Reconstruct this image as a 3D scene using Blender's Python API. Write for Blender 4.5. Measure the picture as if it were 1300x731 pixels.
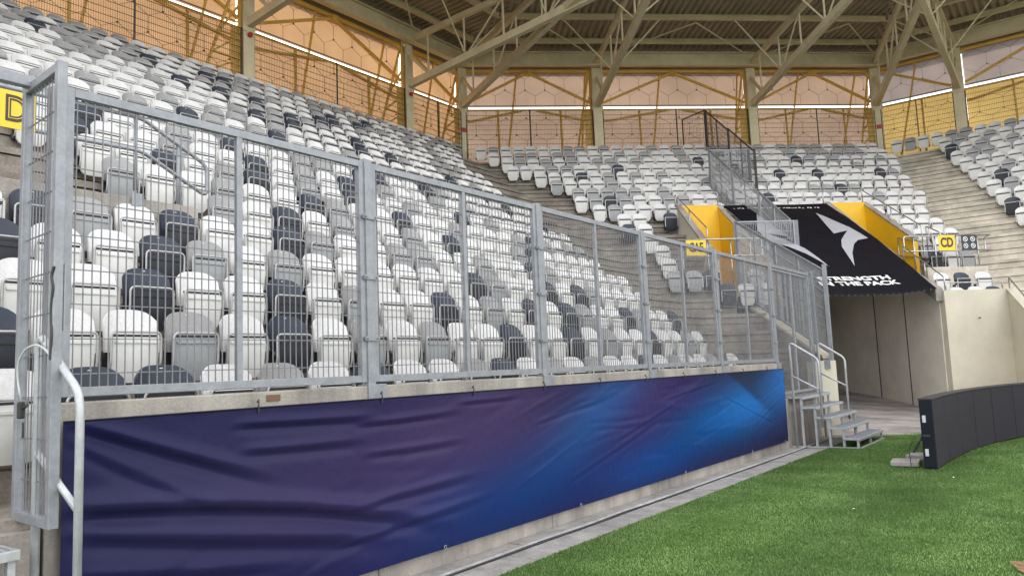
import bpy, bmesh, math, random
from mathutils import Vector, Matrix
random.seed(7)
PI = math.pi
scene = bpy.context.scene
for o in list(bpy.data.objects): bpy.data.objects.remove(o)
C = scene.collection

# ------------------------------------------------------------------ camera
EYE = Vector((0, 0, 1.66))
YAW, PITCH, ROLL, FPX = 0.6411153, 0.1047279, -0.0398092, 976.0
_f = Vector((-math.sin(YAW)*math.cos(PITCH), math.cos(YAW)*math.cos(PITCH), math.sin(PITCH)))
_r = Vector((math.cos(YAW), math.sin(YAW), 0)); _u = _r.cross(_f)
R_ = _r*math.cos(ROLL) + _u*math.sin(ROLL); U_ = _r*-math.sin(ROLL) + _u*math.cos(ROLL)
cd = bpy.data.cameras.new('camera'); cam = bpy.data.objects.new('camera', cd); C.objects.link(cam)
m = Matrix((R_, U_, -_f)).transposed().to_4x4(); m.translation = EYE; cam.matrix_world = m
cd.sensor_width = 36; cd.lens = FPX/1300*36; cd.clip_start = .05; cd.clip_end = 800
scene.camera = cam
def project(p):
    v = Vector(p)-EYE; z = v.dot(_f)
    if z < .1: return None
    return 650+FPX*v.dot(R_)/z, 365.5-FPX*v.dot(U_)/z, z

# ------------------------------------------------------------------ light
SUN_DIR = Vector((-.80, .42, .42)).normalized()          # towards the sun, low behind the left stand
w = bpy.data.worlds.new('World'); scene.world = w; w.use_nodes = True
nt = w.node_tree; nt.nodes.clear()
sky = nt.nodes.new('ShaderNodeTexSky'); sky.sky_type = 'NISHITA'; sky.sun_disc = False
sky.sun_elevation = math.asin(SUN_DIR.z); sky.sun_rotation = math.atan2(SUN_DIR.x, SUN_DIR.y)
sky.air_density = 1.0; sky.dust_density = 3.0
bg = nt.nodes.new('ShaderNodeBackground'); bg.inputs[1].default_value = .14
wo = nt.nodes.new('ShaderNodeOutputWorld')
# high bright cloud over most of the sky, blue showing through in places
tc = nt.nodes.new('ShaderNodeTexCoord'); cn = nt.nodes.new('ShaderNodeTexNoise'); cn.inputs['Scale'].default_value = 2.2; cn.inputs['Detail'].default_value = 7
nt.links.new(tc.outputs['Generated'], cn.inputs['Vector'])
cm = nt.nodes.new('ShaderNodeMapRange'); cm.inputs[1].default_value = .30; cm.inputs[2].default_value = .55; cm.inputs[3].default_value = .45; cm.inputs[4].default_value = .97
nt.links.new(cn.outputs['Fac'], cm.inputs[0])
cx = nt.nodes.new('ShaderNodeMix'); cx.data_type = 'RGBA'; cx.inputs[7].default_value = (8.55, 8.5, 8.65, 1)
nt.links.new(cm.outputs[0], cx.inputs[0]); nt.links.new(sky.outputs[0], cx.inputs[6])
nt.links.new(cx.outputs[2], bg.inputs[0]); nt.links.new(bg.outputs[0], wo.inputs[0])
sl = bpy.data.lights.new('sun', 'SUN'); sl.energy = 4.0; sl.angle = math.radians(.5); sl.color = (1, .86, .66)
so = bpy.data.objects.new('sun', sl); C.objects.link(so)
so.rotation_euler = (-SUN_DIR).to_track_quat('-Z', 'Y').to_euler()
scene.view_settings.view_transform = 'Standard'; scene.view_settings.look = 'None'
scene.view_settings.exposure = 1.34; scene.view_settings.gamma = 1
scene.cycles.max_bounces = 8; scene.cycles.diffuse_bounces = 5; scene.cycles.transmission_bounces = 6

# ------------------------------------------------------------------ materials
def mat(name, col, rough=.6, metal=0., var=.12, scale=3., bump=0., bscale=40., stain=0., streak=None, spec=.5, col2=None, fine=0.):
    M = bpy.data.materials.new(name); M.use_nodes = True; n = M.node_tree.nodes; l = M.node_tree.links
    b = n['Principled BSDF']; b.inputs['Roughness'].default_value = rough; b.inputs['Metallic'].default_value = metal
    b.inputs['Specular IOR Level'].default_value = spec
    g = n.new('ShaderNodeNewGeometry')
    mp = n.new('ShaderNodeMapping'); l.new(g.outputs['Position'], mp.inputs[0])
    if streak: mp.inputs['Scale'].default_value = streak
    t = n.new('ShaderNodeTexNoise'); t.inputs['Scale'].default_value = scale; t.inputs['Detail'].default_value = 6; t.inputs['Roughness'].default_value = .65
    l.new(mp.outputs[0], t.inputs['Vector'])
    cr = n.new('ShaderNodeMapRange'); cr.inputs[1].default_value = .3; cr.inputs[2].default_value = .7
    l.new(t.outputs['Fac'], cr.inputs[0])
    mx = n.new('ShaderNodeMix'); mx.data_type = 'RGBA'
    c2 = col2 if col2 else tuple(max(0, c*(1-var*1.6)) for c in col)
    mx.inputs[6].default_value = (*c2, 1); mx.inputs[7].default_value = (*[min(1, c*(1+(0 if col2 else var*.5))) for c in col], 1)
    l.new(cr.outputs[0], mx.inputs[0]); out = mx.outputs[2]
    if stain > 0:
        t2 = n.new('ShaderNodeTexNoise'); t2.inputs['Scale'].default_value = .9; t2.inputs['Detail'].default_value = 8; t2.inputs['Roughness'].default_value = .7
        l.new(g.outputs['Position'], t2.inputs['Vector'])
        r2 = n.new('ShaderNodeMapRange'); r2.inputs[1].default_value = .45; r2.inputs[2].default_value = .72; r2.inputs[3].default_value = 1; r2.inputs[4].default_value = 1-stain
        l.new(t2.outputs['Fac'], r2.inputs[0])
        m2 = n.new('ShaderNodeMix'); m2.data_type = 'RGBA'; m2.blend_type = 'MULTIPLY'; m2.inputs[0].default_value = 1
        l.new(out, m2.inputs[6]); l.new(r2.outputs[0], m2.inputs[7]); out = m2.outputs[2]
    if fine > 0:
        t4 = n.new('ShaderNodeTexNoise'); t4.inputs['Scale'].default_value = 45; t4.inputs['Detail'].default_value = 4
        l.new(g.outputs['Position'], t4.inputs['Vector'])
        r4 = n.new('ShaderNodeMapRange'); r4.inputs[1].default_value = .3; r4.inputs[2].default_value = .7; r4.inputs[3].default_value = 1-fine; r4.inputs[4].default_value = 1
        l.new(t4.outputs['Fac'], r4.inputs[0])
        m4 = n.new('ShaderNodeMix'); m4.data_type = 'RGBA'; m4.blend_type = 'MULTIPLY'; m4.inputs[0].default_value = 1
        l.new(out, m4.inputs[6]); l.new(r4.outputs[0], m4.inputs[7]); out = m4.outputs[2]
    l.new(out, b.inputs['Base Color'])
    rr = n.new('ShaderNodeMapRange'); rr.inputs[3].default_value = max(.02, rough-.08); rr.inputs[4].default_value = min(1, rough+.1)
    l.new(t.outputs['Fac'], rr.inputs[0]); l.new(rr.outputs[0], b.inputs['Roughness'])
    if bump > 0:
        t3 = n.new('ShaderNodeTexNoise'); t3.inputs['Scale'].default_value = bscale; t3.inputs['Detail'].default_value = 5
        l.new(g.outputs['Position'], t3.inputs['Vector'])
        bp = n.new('ShaderNodeBump'); bp.inputs['Strength'].default_value = bump; bp.inputs['Distance'].default_value = .02
        l.new(t3.outputs['Fac'], bp.inputs['Height']); l.new(bp.outputs[0], b.inputs['Normal'])
    return M
M = {}
M['concrete'] = mat('wall_concrete', (.41, .375, .33), .85, var=.28, scale=2.6, bump=.3, stain=.45, streak=(1, 1, .25), fine=.1)
M['tread'] = mat('tread_concrete', (.36, .32, .27), .9, var=.3, scale=1.6, bump=.4, stain=.45, fine=.25)
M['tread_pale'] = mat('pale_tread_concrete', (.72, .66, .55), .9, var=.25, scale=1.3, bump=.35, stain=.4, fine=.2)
M['slab'] = mat('paving_concrete', (.36, .34, .32), .85, var=.25, scale=4, bump=.3, stain=.4, fine=.25)
M['line'] = mat('worn_pale_kerb', (.50, .49, .47), .8, var=.25, scale=5, stain=.35, fine=.2)
M['slot'] = mat('dark_slot', (.05, .05, .05), .8)
M['cream'] = mat('cream_render', (.60, .555, .44), .75, var=.06, scale=1.2, bump=.12, stain=.12, fine=.05)
M['taupe'] = mat('taupe_render', (.78, .73, .64), .75, var=.08, scale=1.0, bump=.12, stain=.15, fine=.05)
M['floor'] = mat('tunnel_floor', (.48, .43, .40), .8, var=.35, scale=1.2, bump=.3, stain=.5, streak=(.5, 1.6, 1), fine=.2)
M['grass_base'] = mat('turf_backing', (.055, .11, .024), .95, var=.3, scale=6, bump=.6, bscale=60, spec=.1)
M['galv'] = mat('galvanised_steel', (.31, .325, .35), .45, .3, var=.16, scale=9, bump=.05, fine=.12)
M['galv_w'] = mat('galvanised_wire', (.22, .225, .24), .5, .3, var=.15, scale=12)
M['galv_l'] = mat('light_galvanised_steel', (.50, .515, .53), .42, .3, var=.14, scale=9, bump=.05, fine=.1)
M['wire_l'] = mat('bright_wire', (.42, .43, .45), .5, .2)
M['galv_dark'] = mat('weathered_steel', (.10, .095, .09), .55, .5, var=.2, scale=8)
M['stainless'] = mat('stainless_rail', (.55, .55, .55), .28, .85, var=.1, scale=10)
M['tube'] = mat('seat_tube_steel', (.44, .44, .43), .4, .5, var=.1, scale=10)
M['cream_steel'] = mat('cream_painted_steel', (.70, .62, .42), .5, var=.10, scale=2, stain=.15)
M['yellow_steel'] = mat('ochre_painted_steel', (.74, .45, .09), .5, var=.12, scale=2, stain=.12)
M['deck'] = mat('roof_deck', (.38, .325, .25), .6, .0, var=.15, scale=1.5)
M['yellow'] = mat('yellow_paint', (.80, .48, .015), .5, var=.05, scale=2, stain=.08)
M['sign_y'] = mat('yellow_sign', (.82, .56, .02), .4, var=.03)
M['sign_d'] = mat('dark_sign', (.012, .018, .034), .4)
M['ink'] = mat('sign_print', (.045, .035, .025), .5)
M['white_print'] = mat('white_print', (.80, .80, .80), .5, var=.03)
M['grey_print'] = mat('grey_print', (.38, .38, .41), .5, var=.04)
M['blackcloth'] = mat('black_banner_cloth', (.006, .0055, .009), .6, spec=.12, var=.15, scale=2, bump=.12, bscale=6)
M['black'] = mat('black_plastic', (.035, .034, .034), .5)
M['cabinet'] = mat('navy_cabinet', (.006, .009, .018), .45, spec=.25, var=.15)
M['rust'] = mat('brown_plate', (.16, .09, .05), .7)
M['soil'] = mat('bare_soil', (.30, .17, .08), .95, var=.4, scale=14, bump=.6, fine=.3)
M['red'] = mat('red_paint', (.45, .03, .02), .4)
M['dark_opening'] = mat('dark_interior', (.03, .03, .03), .9)
M['rubber'] = mat('grey_counterweight', (.38, .36, .33), .85, var=.2, scale=8, fine=.2)
M['bulb'] = mat('white_steel_plate', (.6, .62, .62), .5, .3)
SEATM = {'W': mat('white_seat_plastic', (.78, .77, .76), .38, var=.05, scale=5, stain=.2, fine=.16),
         'G': mat('grey_seat_plastic', (.35, .345, .345), .38, var=.06, scale=5, stain=.2, fine=.16),
         'D': mat('charcoal_seat_plastic', (.036, .046, .070), .38, spec=.35, var=.12, scale=5, stain=.2, fine=.18)}
PANM = {'W': mat('white_pan_plastic', (.70, .70, .67), .42, var=.06, scale=5, stain=.12),
        'G': mat('grey_pan_plastic', (.33, .345, .35), .42, var=.06, scale=5, stain=.12),
        'D': mat('charcoal_pan_plastic', (.024, .027, .034), .42, spec=.35, var=.1, scale=5, stain=.12)}

def membrane(name, col, trans):
    m_ = bpy.data.materials.new(name); m_.use_nodes = True; n = m_.node_tree.nodes; l = m_.node_tree.links; n.clear()
    g = n.new('ShaderNodeNewGeometry'); t = n.new('ShaderNodeTexNoise'); t.inputs['Scale'].default_value = .55; t.inputs['Detail'].default_value = 5
    l.new(g.outputs['Position'], t.inputs['Vector'])
    mr = n.new('ShaderNodeMapRange'); mr.inputs[1].default_value = .3; mr.inputs[2].default_value = .7; mr.inputs[3].default_value = .82; mr.inputs[4].default_value = 1.08
    l.new(t.outputs['Fac'], mr.inputs[0])
    # fine woven lines of the mesh fabric
    wv = n.new('ShaderNodeTexWave'); wv.bands_direction = 'Z'; wv.inputs['Scale'].default_value = 7; wv.inputs['Distortion'].default_value = 1.2; wv.inputs['Detail'].default_value = 1
    l.new(g.outputs['Position'], wv.inputs['Vector'])
    mw = n.new('ShaderNodeMapRange'); mw.inputs[3].default_value = .93; mw.inputs[4].default_value = 1.05; l.new(wv.outputs['Fac'], mw.inputs[0])
    mu = n.new('ShaderNodeMath'); mu.operation = 'MULTIPLY'; l.new(mr.outputs[0], mu.inputs[0]); l.new(mw.outputs[0], mu.inputs[1])
    vm = n.new('ShaderNodeVectorMath'); vm.operation = 'SCALE'; vm.inputs[0].default_value = col; l.new(mu.outputs[0], vm.inputs['Scale'])
    d = n.new('ShaderNodeBsdfDiffuse'); tr = n.new('ShaderNodeBsdfTranslucent'); mx = n.new('ShaderNodeMixShader'); mx.inputs[0].default_value = trans
    l.new(vm.outputs[0], d.inputs[0]); l.new(vm.outputs[0], tr.inputs[0]); l.new(d.outputs[0], mx.inputs[1]); l.new(tr.outputs[0], mx.inputs[2])
    o = n.new('ShaderNodeOutputMaterial'); l.new(mx.outputs[0], o.inputs[0]); return m_
M['mem_sunlit'] = membrane('sunlit_fabric', (.35, .225, .13), .38)  # same cloth as the pink, glow of the sun behind put into its colour
M['mem_pink'] = membrane('pink_fabric', (.25, .19, .155), .37)
M['mem_mauve'] = membrane('mauve_fabric', (.30, .265, .265), .34)
M['mem_gold'] = membrane('golden_fabric', (.46, .34, .13), .36)

# ------------------------------------------------------------------ object helpers
class MB:
    def __init__(s): s.v = []; s.f = []
    def add(s, vs, fs):
        k = len(s.v); s.v += [tuple(v) for v in vs]; s.f += [tuple(i+k for i in f) for f in fs]; return s
    def box(s, x0, x1, y0, y1, z0, z1):
        return s.add([(x0,y0,z0),(x1,y0,z0),(x1,y1,z0),(x0,y1,z0),(x0,y0,z1),(x1,y0,z1),(x1,y1,z1),(x0,y1,z1)],
                     [(3,2,1,0),(4,5,6,7),(0,1,5,4),(1,2,6,5),(2,3,7,6),(3,0,4,7)])
    def prism(s, poly, z0, z1):
        """poly: list of xy; z0,z1 floats or lists"""
        n = len(poly); a = z0 if isinstance(z0, (list, tuple)) else [z0]*n; b = z1 if isinstance(z1, (list, tuple)) else [z1]*n
        vs = [(p[0],p[1],a[i]) for i,p in enumerate(poly)]+[(p[0],p[1],b[i]) for i,p in enumerate(poly)]
        area = sum(poly[i][0]*poly[(i+1)%n][1]-poly[(i+1)%n][0]*poly[i][1] for i in range(n))
        fs = [tuple(range(n-1,-1,-1)), tuple(range(n,2*n))]+[(i,(i+1)%n,(i+1)%n+n,i+n) for i in range(n)]
        if area < 0: fs = [f[::-1] for f in fs]
        return s.add(vs, fs)
    def bar(s, a, b, w=.05, h=None, up=(0,0,1), caps=True):
        a = Vector(a); b = Vector(b); h = h or w; d = (b-a).normalized(); u = Vector(up)
        if abs(d.dot(u)) > .98: u = Vector((0,1,0))
        x = d.cross(u).normalized(); y = x.cross(d).normalized()
        q = [(-w/2,-h/2),(w/2,-h/2),(w/2,h/2),(-w/2,h/2)]
        vs = [a+x*i+y*j for i,j in q]+[b+x*i+y*j for i,j in q]
        fs = [(0,1,5,4),(1,2,6,5),(2,3,7,6),(3,0,4,7)]
        if caps: fs += [(3,2,1,0),(4,5,6,7)]
        return s.add(vs, fs)
    def tube(s, pts, r, n=8, bend=0.):
        pts = [Vector(p) for p in pts]
        if bend > 0:
            q = [pts[0]]
            for i in range(1, len(pts)-1):
                p = pts[i]; a = (pts[i-1]-p); b = (pts[i+1]-p); t = min(bend, a.length*.45, b.length*.45)
                a.normalize(); b.normalize(); A = p+a*t; B = p+b*t
                for k in range(5):
                    u = k/4; q.append(A*(1-u)**2+p*2*u*(1-u)+B*u*u)
            q.append(pts[-1]); pts = q
        rings = []; ref = None
        for i, p in enumerate(pts):
            d = (pts[min(i+1,len(pts)-1)]-pts[max(i-1,0)]).normalized()
            if ref is None: ref = Vector((0,0,1)) if abs(d.z) < .9 else Vector((1,0,0))
            x = d.cross(ref)
            if x.length < .05: x = d.cross(Vector((0,1,0)))
            x.normalize(); y = d.cross(x).normalized(); ref = -y if False else x.cross(d)
            rings.append([p+x*math.cos(2*PI*k/n)*r+y*math.sin(2*PI*k/n)*r for k in range(n)])
        vs = [v for g in rings for v in g]; fs = []
        for i in range(len(rings)-1):
            for k in range(n):
                k2 = (k+1)%n; fs.append((i*n+k, (i+1)*n+k, (i+1)*n+k2, i*n+k2))
        fs += [tuple(range(n)), tuple(range(len(vs)-1, len(vs)-n-1, -1))]
        return s.add(vs, fs)
    def mesh(s, name, m, smooth=False):
        me = bpy.data.meshes.new(name); me.from_pydata(s.v, [], s.f)
        me.materials.append(m) if m else None
        if smooth: me.shade_smooth()
        me.update(); return me
    def build(s, name, m, parent=None, smooth=False, kind=None, bevel=0.):
        o = bpy.data.objects.new(name, s.mesh(name, m, smooth)); C.objects.link(o)
        if parent: o.parent = parent
        if kind: o['kind'] = kind
        if bevel > 0:
            b = o.modifiers.new('bevel', 'BEVEL'); b.width = bevel; b.segments = 2; b.limit_method = 'ANGLE'
        return o
def tag(o, label=None, cat=None, group=None, kind=None):
    if label: o['label'] = label
    if cat: o['category'] = cat
    if group: o['group'] = group
    if kind: o['kind'] = kind
    return o
def thing(name, label, cat, loc=(0,0,0), rz=0, group=None):
    o = bpy.data.objects.new(name, None); C.objects.link(o); o.location = loc; o.rotation_euler = (0,0,rz)
    o.empty_display_size = .2
    return tag(o, label, cat, group)
def text_mesh(txt, size, m, name, parent, mtx, offset=.0, extrude=.004, sx=1.0, space=1.0):
    cu = bpy.data.curves.new(name, 'FONT'); cu.body = txt; cu.size = size; cu.extrude = extrude; cu.offset = offset; cu.space_character = space
    cu.align_x = 'CENTER'; cu.align_y = 'CENTER'
    t = bpy.data.objects.new(name+'_tmp', cu); C.objects.link(t)
    me = bpy.data.meshes.new_from_object(t.evaluated_get(bpy.context.evaluated_depsgraph_get()))
    bpy.data.objects.remove(t)
    me.transform(mtx @ Matrix.Diagonal((sx, 1, 1, 1))); me.materials.clear(); me.materials.append(m)
    o = bpy.data.objects.new(name, me); C.objects.link(o)
    if parent: o.parent = parent
    return o

# ------------------------------------------------------------------ stadium plan: back line of the three stands
K = [(-19.75,-40.),(-19.75,23.4),(-6.5,35.6),(40.,35.6)]
SEG = []
for i in range(3):
    a = Vector(K[i]); b = Vector(K[i+1]); u = (b-a).normalized(); SEG.append((a, u, Vector((u.y,-u.x)), (b-a).length))
DB, T, S = 15.1, .72, .46
def at(i, s, d, z):
    a, u, n, L = SEG[i]; q = a+u*s+n*(DB-d); return Vector((q.x, q.y, z))
def mit0(i, d): return {0:-1e9, 1:(DB-d)*.4384, 2:(DB-d)*.390}[i]
def mit1(i, d): return {0:63.4-(DB-d)*.4384, 1:18.01-(DB-d)*.390, 2:1e9}[i]
def rowd(k): return .75+T*(k-1)            # plan distance of the seat back from the front wall
def treadz(k): return .96+S*(k-1)
def ta(k): return .11+T*(k-1)              # front edge of tread k
ORD = 'front second third fourth fifth sixth seventh eighth ninth tenth eleventh twelfth thirteenth fourteenth fifteenth sixteenth seventeenth eighteenth nineteenth top'.split()
NTH = 'first second third fourth fifth sixth seventh eighth ninth tenth eleventh twelfth thirteenth fourteenth fifteenth sixteenth seventeenth eighteenth nineteenth twentieth'.split()+['%d%s' % (k, {1:'st',2:'nd',3:'rd'}.get(k%10,'th')) for k in range(21, 60)]

# ------------------------------------------------------------------ terraces
FULL = {0: (34.0, None), 2: (None, 16.0)}
def terrace(i, name, spans, m, piece=3.0):
    root = bpy.data.objects.new(name, None); C.objects.link(root); root['kind'] = 'structure'
    for k in range(1, 21):
        a, b = ta(k), ta(k+1)+.01; z = treadz(k)
        for s0, s1 in spans(k):
            m0 = s0 is None; m1 = s1 is None
            A0 = mit0(i, a) if m0 else s0; B0 = mit0(i, b) if m0 else s0
            A1 = mit1(i, a) if m1 else s1; B1 = mit1(i, b) if m1 else s1
            n = max(1, round((max(A1,B1)-min(A0,B0))/piece))
            for q in range(n):
                g0 = 0 if q == 0 else .006; g1 = 0 if q == n-1 else .006
                def lp(p, r, t): return p+(r-p)*t
                pa0, pa1 = lp(A0,A1,q/n)+g0, lp(A0,A1,(q+1)/n)-g1
                pb0, pb1 = lp(B0,B1,q/n)+g0, lp(B0,B1,(q+1)/n)-g1
                mb = MB(); dz = random.uniform(-.006, .006)
                pl = [at(i,pa0,a,0), at(i,pa1,a,0), at(i,pb1,b,0), at(i,pb0,b,0)]
                mb.prism(pl, z-.62, z-.262+dz)
                pl3 = [at(i,pa0,a-.006,0), at(i,pa1,a-.006,0), at(i,pb1,b-.002,0), at(i,pb0,b-.002,0)]; mb.prism(pl3, z-.245+dz, z-.10+dz); pl4 = [at(i,pa0+.002,a+.04,0), at(i,pa1-.002,a+.04,0), at(i,pb1-.002,b-.05,0), at(i,pb0+.002,b-.05,0)]; mb.prism(pl4, z-.30+dz, z-.05+dz)
                e = a-.035
                pl2 = [at(i,pa0+.001,e,0), at(i,pa1-.001,e,0), at(i,pb1-.001,b-.004,0), at(i,pb0+.001,b-.004,0)]
                mb.prism(pl2, z-.083+dz, z+dz)
                mb.build('step', m, root)
    return root
terrace(0, 'left_terrace', lambda k: [(33.5, None)], M['tread'])
def spansB(k):
    if k <= 3: return [(None, 6.95)]
    if k <= 5: return [(None, 6.95), (11.30, None)]
    if k == 6: return [(None, 6.5), (11.62, None)]
    if k <= 11: return [(None, 6.5), (12.86, None)]
    return [(None, None)]
terrace(1, 'corner_terrace', spansB, M['tread'])
terrace(2, 'right_terrace', lambda k: [(None, 16.0)], M['tread_pale'])
# kerb behind the top row, and walkway
for i, nm in ((0,'left'),(1,'corner'),(2,'right')):
    mb = MB(); s0 = 33.5 if i == 0 else None; s1 = 16.0 if i == 2 else None
    f0 = lambda d: s0 if s0 is not None else mit0(i, d); f1 = lambda d: s1 if s1 is not None else mit1(i, d)
    mb.prism([at(i,f0(14.52),14.52,0), at(i,f1(14.52),14.52,0), at(i,f1(15.5),15.5,0), at(i,f0(15.5),15.5,0)], 9.0, 9.72)
    mb.build('back_kerb', M['tread'], None, kind='structure')
    mb = MB(); mb.prism([at(i,f0(15.51),15.51,0), at(i,f1(15.51),15.51,0), at(i,f1(15.7),15.7,0), at(i,f0(15.7),15.7,0)], -.1, 9.73)
    mb.build('sun_block_wall', M['concrete'], None, kind='structure')  # unseen wall added behind the stands to stop sun leaking into the tunnel

# ------------------------------------------------------------------ ground
def sheet(name, poly, z, m, kind='structure', zl=None):
    mb = MB(); mb.add([(p[0],p[1],(zl[i] if zl else z)) for i,p in enumerate(poly)], [tuple(range(len(poly)))]); return mb.build(name, m, None, kind=kind)
sheet('ground', [(-300,-300),(300,-300),(300,300),(-300,300)], -.06, M['slab'])
GE = [(-3.99,-30),(-3.99,18.0),(12,26.5),(60,26.5),(60,-30)]
sheet('pitch', GE, .012, M['grass_base'])
_rs = random.Random(8); _pl = []
for k in range(18):
    a_ = 2*PI*k/18; r_ = .50*(1+_rs.uniform(-.4,.4)); _pl.append((-.05+r_*1.2*math.cos(a_), 7.1+r_*.8*math.sin(a_)))
sheet('bare_patch', _pl, .020, M['soil'])
# tunnel floor rising gently below the stand
fl = MB(); N_ = 8
rows_ = []
for j in range(N_+1):
    d = -3.0+j*2.2; z = 0 if d < 0 else .075*d
    rows_.append((at(1, 1.0, d, z-.004), at(1, 14.2 if d < 2 else 12.3, d, z-.004)))
for j in range(N_):
    fl.add([rows_[j][0], rows_[j][1], rows_[j+1][1], rows_[j+1][0]], [(0,1,2,3)])
fl.build('tunnel_floor', M['floor'], None, kind='structure')
# apron between the wall and the pitch: gutter slabs, kerb line, slot drain, edging slabs
ap = bpy.data.objects.new('apron', None); C.objects.link(ap); ap['kind'] = 'structure'
y = -6.0
while y < 17.2:
    y2 = y+1.5
    MB().box(-4.645,-4.445,y+.006,y2-.006,-.05,.006+random.uniform(-.004,.004)).build('slab', M['slab'], ap, bevel=.006)
    MB().box(-4.44,-4.385,y+.004,y2-.004,-.05,.016+random.uniform(-.003,.003)).build('kerb_stone', M['line'], ap, bevel=.006)
    y = y2
y = -6.4
while y < 17.2:
    y2 = y+1.0
    MB().box(-4.335,-3.985,y+.006,y2-.006,-.05,.010+random.uniform(-.004,.004)).build('edging_slab', M['slab'], ap, bevel=.006)
    y = y2
MB().box(-4.384,-4.336,-6,17.4,-.05,-.012).build('slot_drain', M['slot'], ap)
cb = thing('ground_cable', 'two thin black cables running along the slot between kerb and turf', 'cable')
for off in (-4.372, -4.352):
    MB().tube([(off+random.uniform(-.006,.006), -5+.8*j, .002+random.uniform(0,.012)) for j in range(28)], .007, 6).build('cable', M['black'], cb, smooth=True)
# turf blades
import numpy as np
rng = np.random.default_rng(3)
def turf():
    P = []
    for (x0,x1,y0,y1,dens) in ((-4.0,-1.0,4.2,8,7000),(-4.0,1.2,8,12,4600),(-4.0,3.5,12,18,2600),(-3.9,9,18,24,900),(-1.0,1.2,5.8,8,6000)):
        n = int((x1-x0)*(y1-y0)*dens); q = np.stack([rng.uniform(x0,x1,n), rng.uniform(y0,y1,n)],1); P.append(q)
    P = np.concatenate(P); keep = (P[:,1] < 18.0+(P[:,0]+3.99)*.5316)
    # cull what lies far outside the view
    v = np.column_stack([P-np.array([0,0]), np.full(len(P), -1.66)])
    z = v@np.array(_f); px = 650+FPX*(v@np.array(R_))/z; py = 365.5-FPX*(v@np.array(U_))/z
    keep &= (px > 500)&(px < 1500)&(py < 860)&(z > .2)
    keep &= ((P[:,0]+.05)/.62)**2+((P[:,1]-7.1)/.42)**2 > rng.uniform(.6,1.15,len(P))
    P = P[keep]; n = len(P)
    pn = np.sin(P[:,0]*1.3+np.sin(P[:,1]*.9))*np.cos(P[:,1]*1.1)
    h = rng.uniform(.009,.021,n)*(1+.15*pn); a = rng.uniform(0,2*PI,n); wd = rng.uniform(.0022,.0042,n)*(1+P[:,1]*.045)
    lean = rng.uniform(0,.9,n)*h; la = rng.uniform(0,2*PI,n)
    v = np.zeros((n,3,3)); dx = np.cos(a)*wd; dy = np.sin(a)*wd
    v[:,0,0] = P[:,0]-dx; v[:,0,1] = P[:,1]-dy; v[:,1,0] = P[:,0]+dx; v[:,1,1] = P[:,1]+dy
    v[:,0,2] = v[:,1,2] = .010; v[:,2,0] = P[:,0]+np.cos(la)*lean; v[:,2,1] = P[:,1]+np.sin(la)*lean; v[:,2,2] = .010+h
    me = bpy.data.meshes.new('turf_blades'); me.vertices.add(3*n); me.vertices.foreach_set('co', v.ravel())
    me.loops.add(3*n); me.loops.foreach_set('vertex_index', np.arange(3*n, dtype=np.int32))
    me.polygons.add(n); me.polygons.foreach_set('loop_start', np.arange(0,3*n,3, dtype=np.int32)); me.polygons.foreach_set('loop_total', np.full(n,3,dtype=np.int32))
    me.update(); me.validate()
    o = bpy.data.objects.new('turf_blades', me); C.objects.link(o)
    g = bpy.data.materials.new('turf_green'); g.use_nodes = True; nn = g.node_tree.nodes; ll = g.node_tree.links; b = nn['Principled BSDF']
    b.inputs['Roughness'].default_value = .55; b.inputs['Specular IOR Level'].default_value = .25
    ge = nn.new('ShaderNodeNewGeometry'); t = nn.new('ShaderNodeTexNoise'); t.inputs['Scale'].default_value = 1.4; t.inputs['Detail'].default_value = 6
    ll.new(ge.outputs['Position'], t.inputs['Vector'])
    r = nn.new('ShaderNodeValToRGB'); r.color_ramp.elements[0].position = .32; r.color_ramp.elements[0].color = (.095,.170,.042,1); r.color_ramp.elements[1].position = .68; r.color_ramp.elements[1].color = (.165,.255,.085,1)
    ll.new(t.outputs['Fac'], r.inputs[0])
    t5 = nn.new('ShaderNodeTexNoise'); t5.inputs['Scale'].default_value = 70; ll.new(ge.outputs['Position'], t5.inputs['Vector'])
    mr5 = nn.new('ShaderNodeMapRange'); mr5.inputs[1].default_value = .3; mr5.inputs[2].default_value = .7; mr5.inputs[3].default_value = .6; mr5.inputs[4].default_value = 1.3; ll.new(t5.outputs['Fac'], mr5.inputs[0])
    t6 = nn.new('ShaderNodeTexNoise'); t6.inputs['Scale'].default_value = .35; t6.inputs['Detail'].default_value = 3; ll.new(ge.outputs['Position'], t6.inputs['Vector'])
    wv = nn.new('ShaderNodeTexWave'); wv.bands_direction = 'X'; wv.inputs['Scale'].default_value = .16; wv.inputs['Distortion'].default_value = .8; ll.new(ge.outputs['Position'], wv.inputs['Vector'])
    ad = nn.new('ShaderNodeMath'); ad.operation = 'MULTIPLY_ADD'; ad.inputs[1].default_value = .35; ll.new(wv.outputs['Fac'], ad.inputs[0]); ll.new(t6.outputs['Fac'], ad.inputs[2])
    m6 = nn.new('ShaderNodeMapRange'); m6.inputs[1].default_value = .35; m6.inputs[2].default_value = .95; m6.inputs[3].default_value = .68; m6.inputs[4].default_value = 1.4; sx_ = nn.new('ShaderNodeSeparateXYZ'); ll.new(ge.outputs['Position'], sx_.inputs[0])
    ln = nn.new('ShaderNodeMath'); ln.operation = 'MULTIPLY_ADD'; ln.inputs[1].default_value = .45; ll.new(sx_.outputs[0], ln.inputs[0]); ll.new(sx_.outputs[1], ln.inputs[2])
    stp = nn.new('ShaderNodeMapRange'); stp.inputs[1].default_value = 8.55; stp.inputs[2].default_value = 8.75; stp.inputs[3].default_value = .12; stp.inputs[4].default_value = -.06; ll.new(ln.outputs[0], stp.inputs[0])
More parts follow.
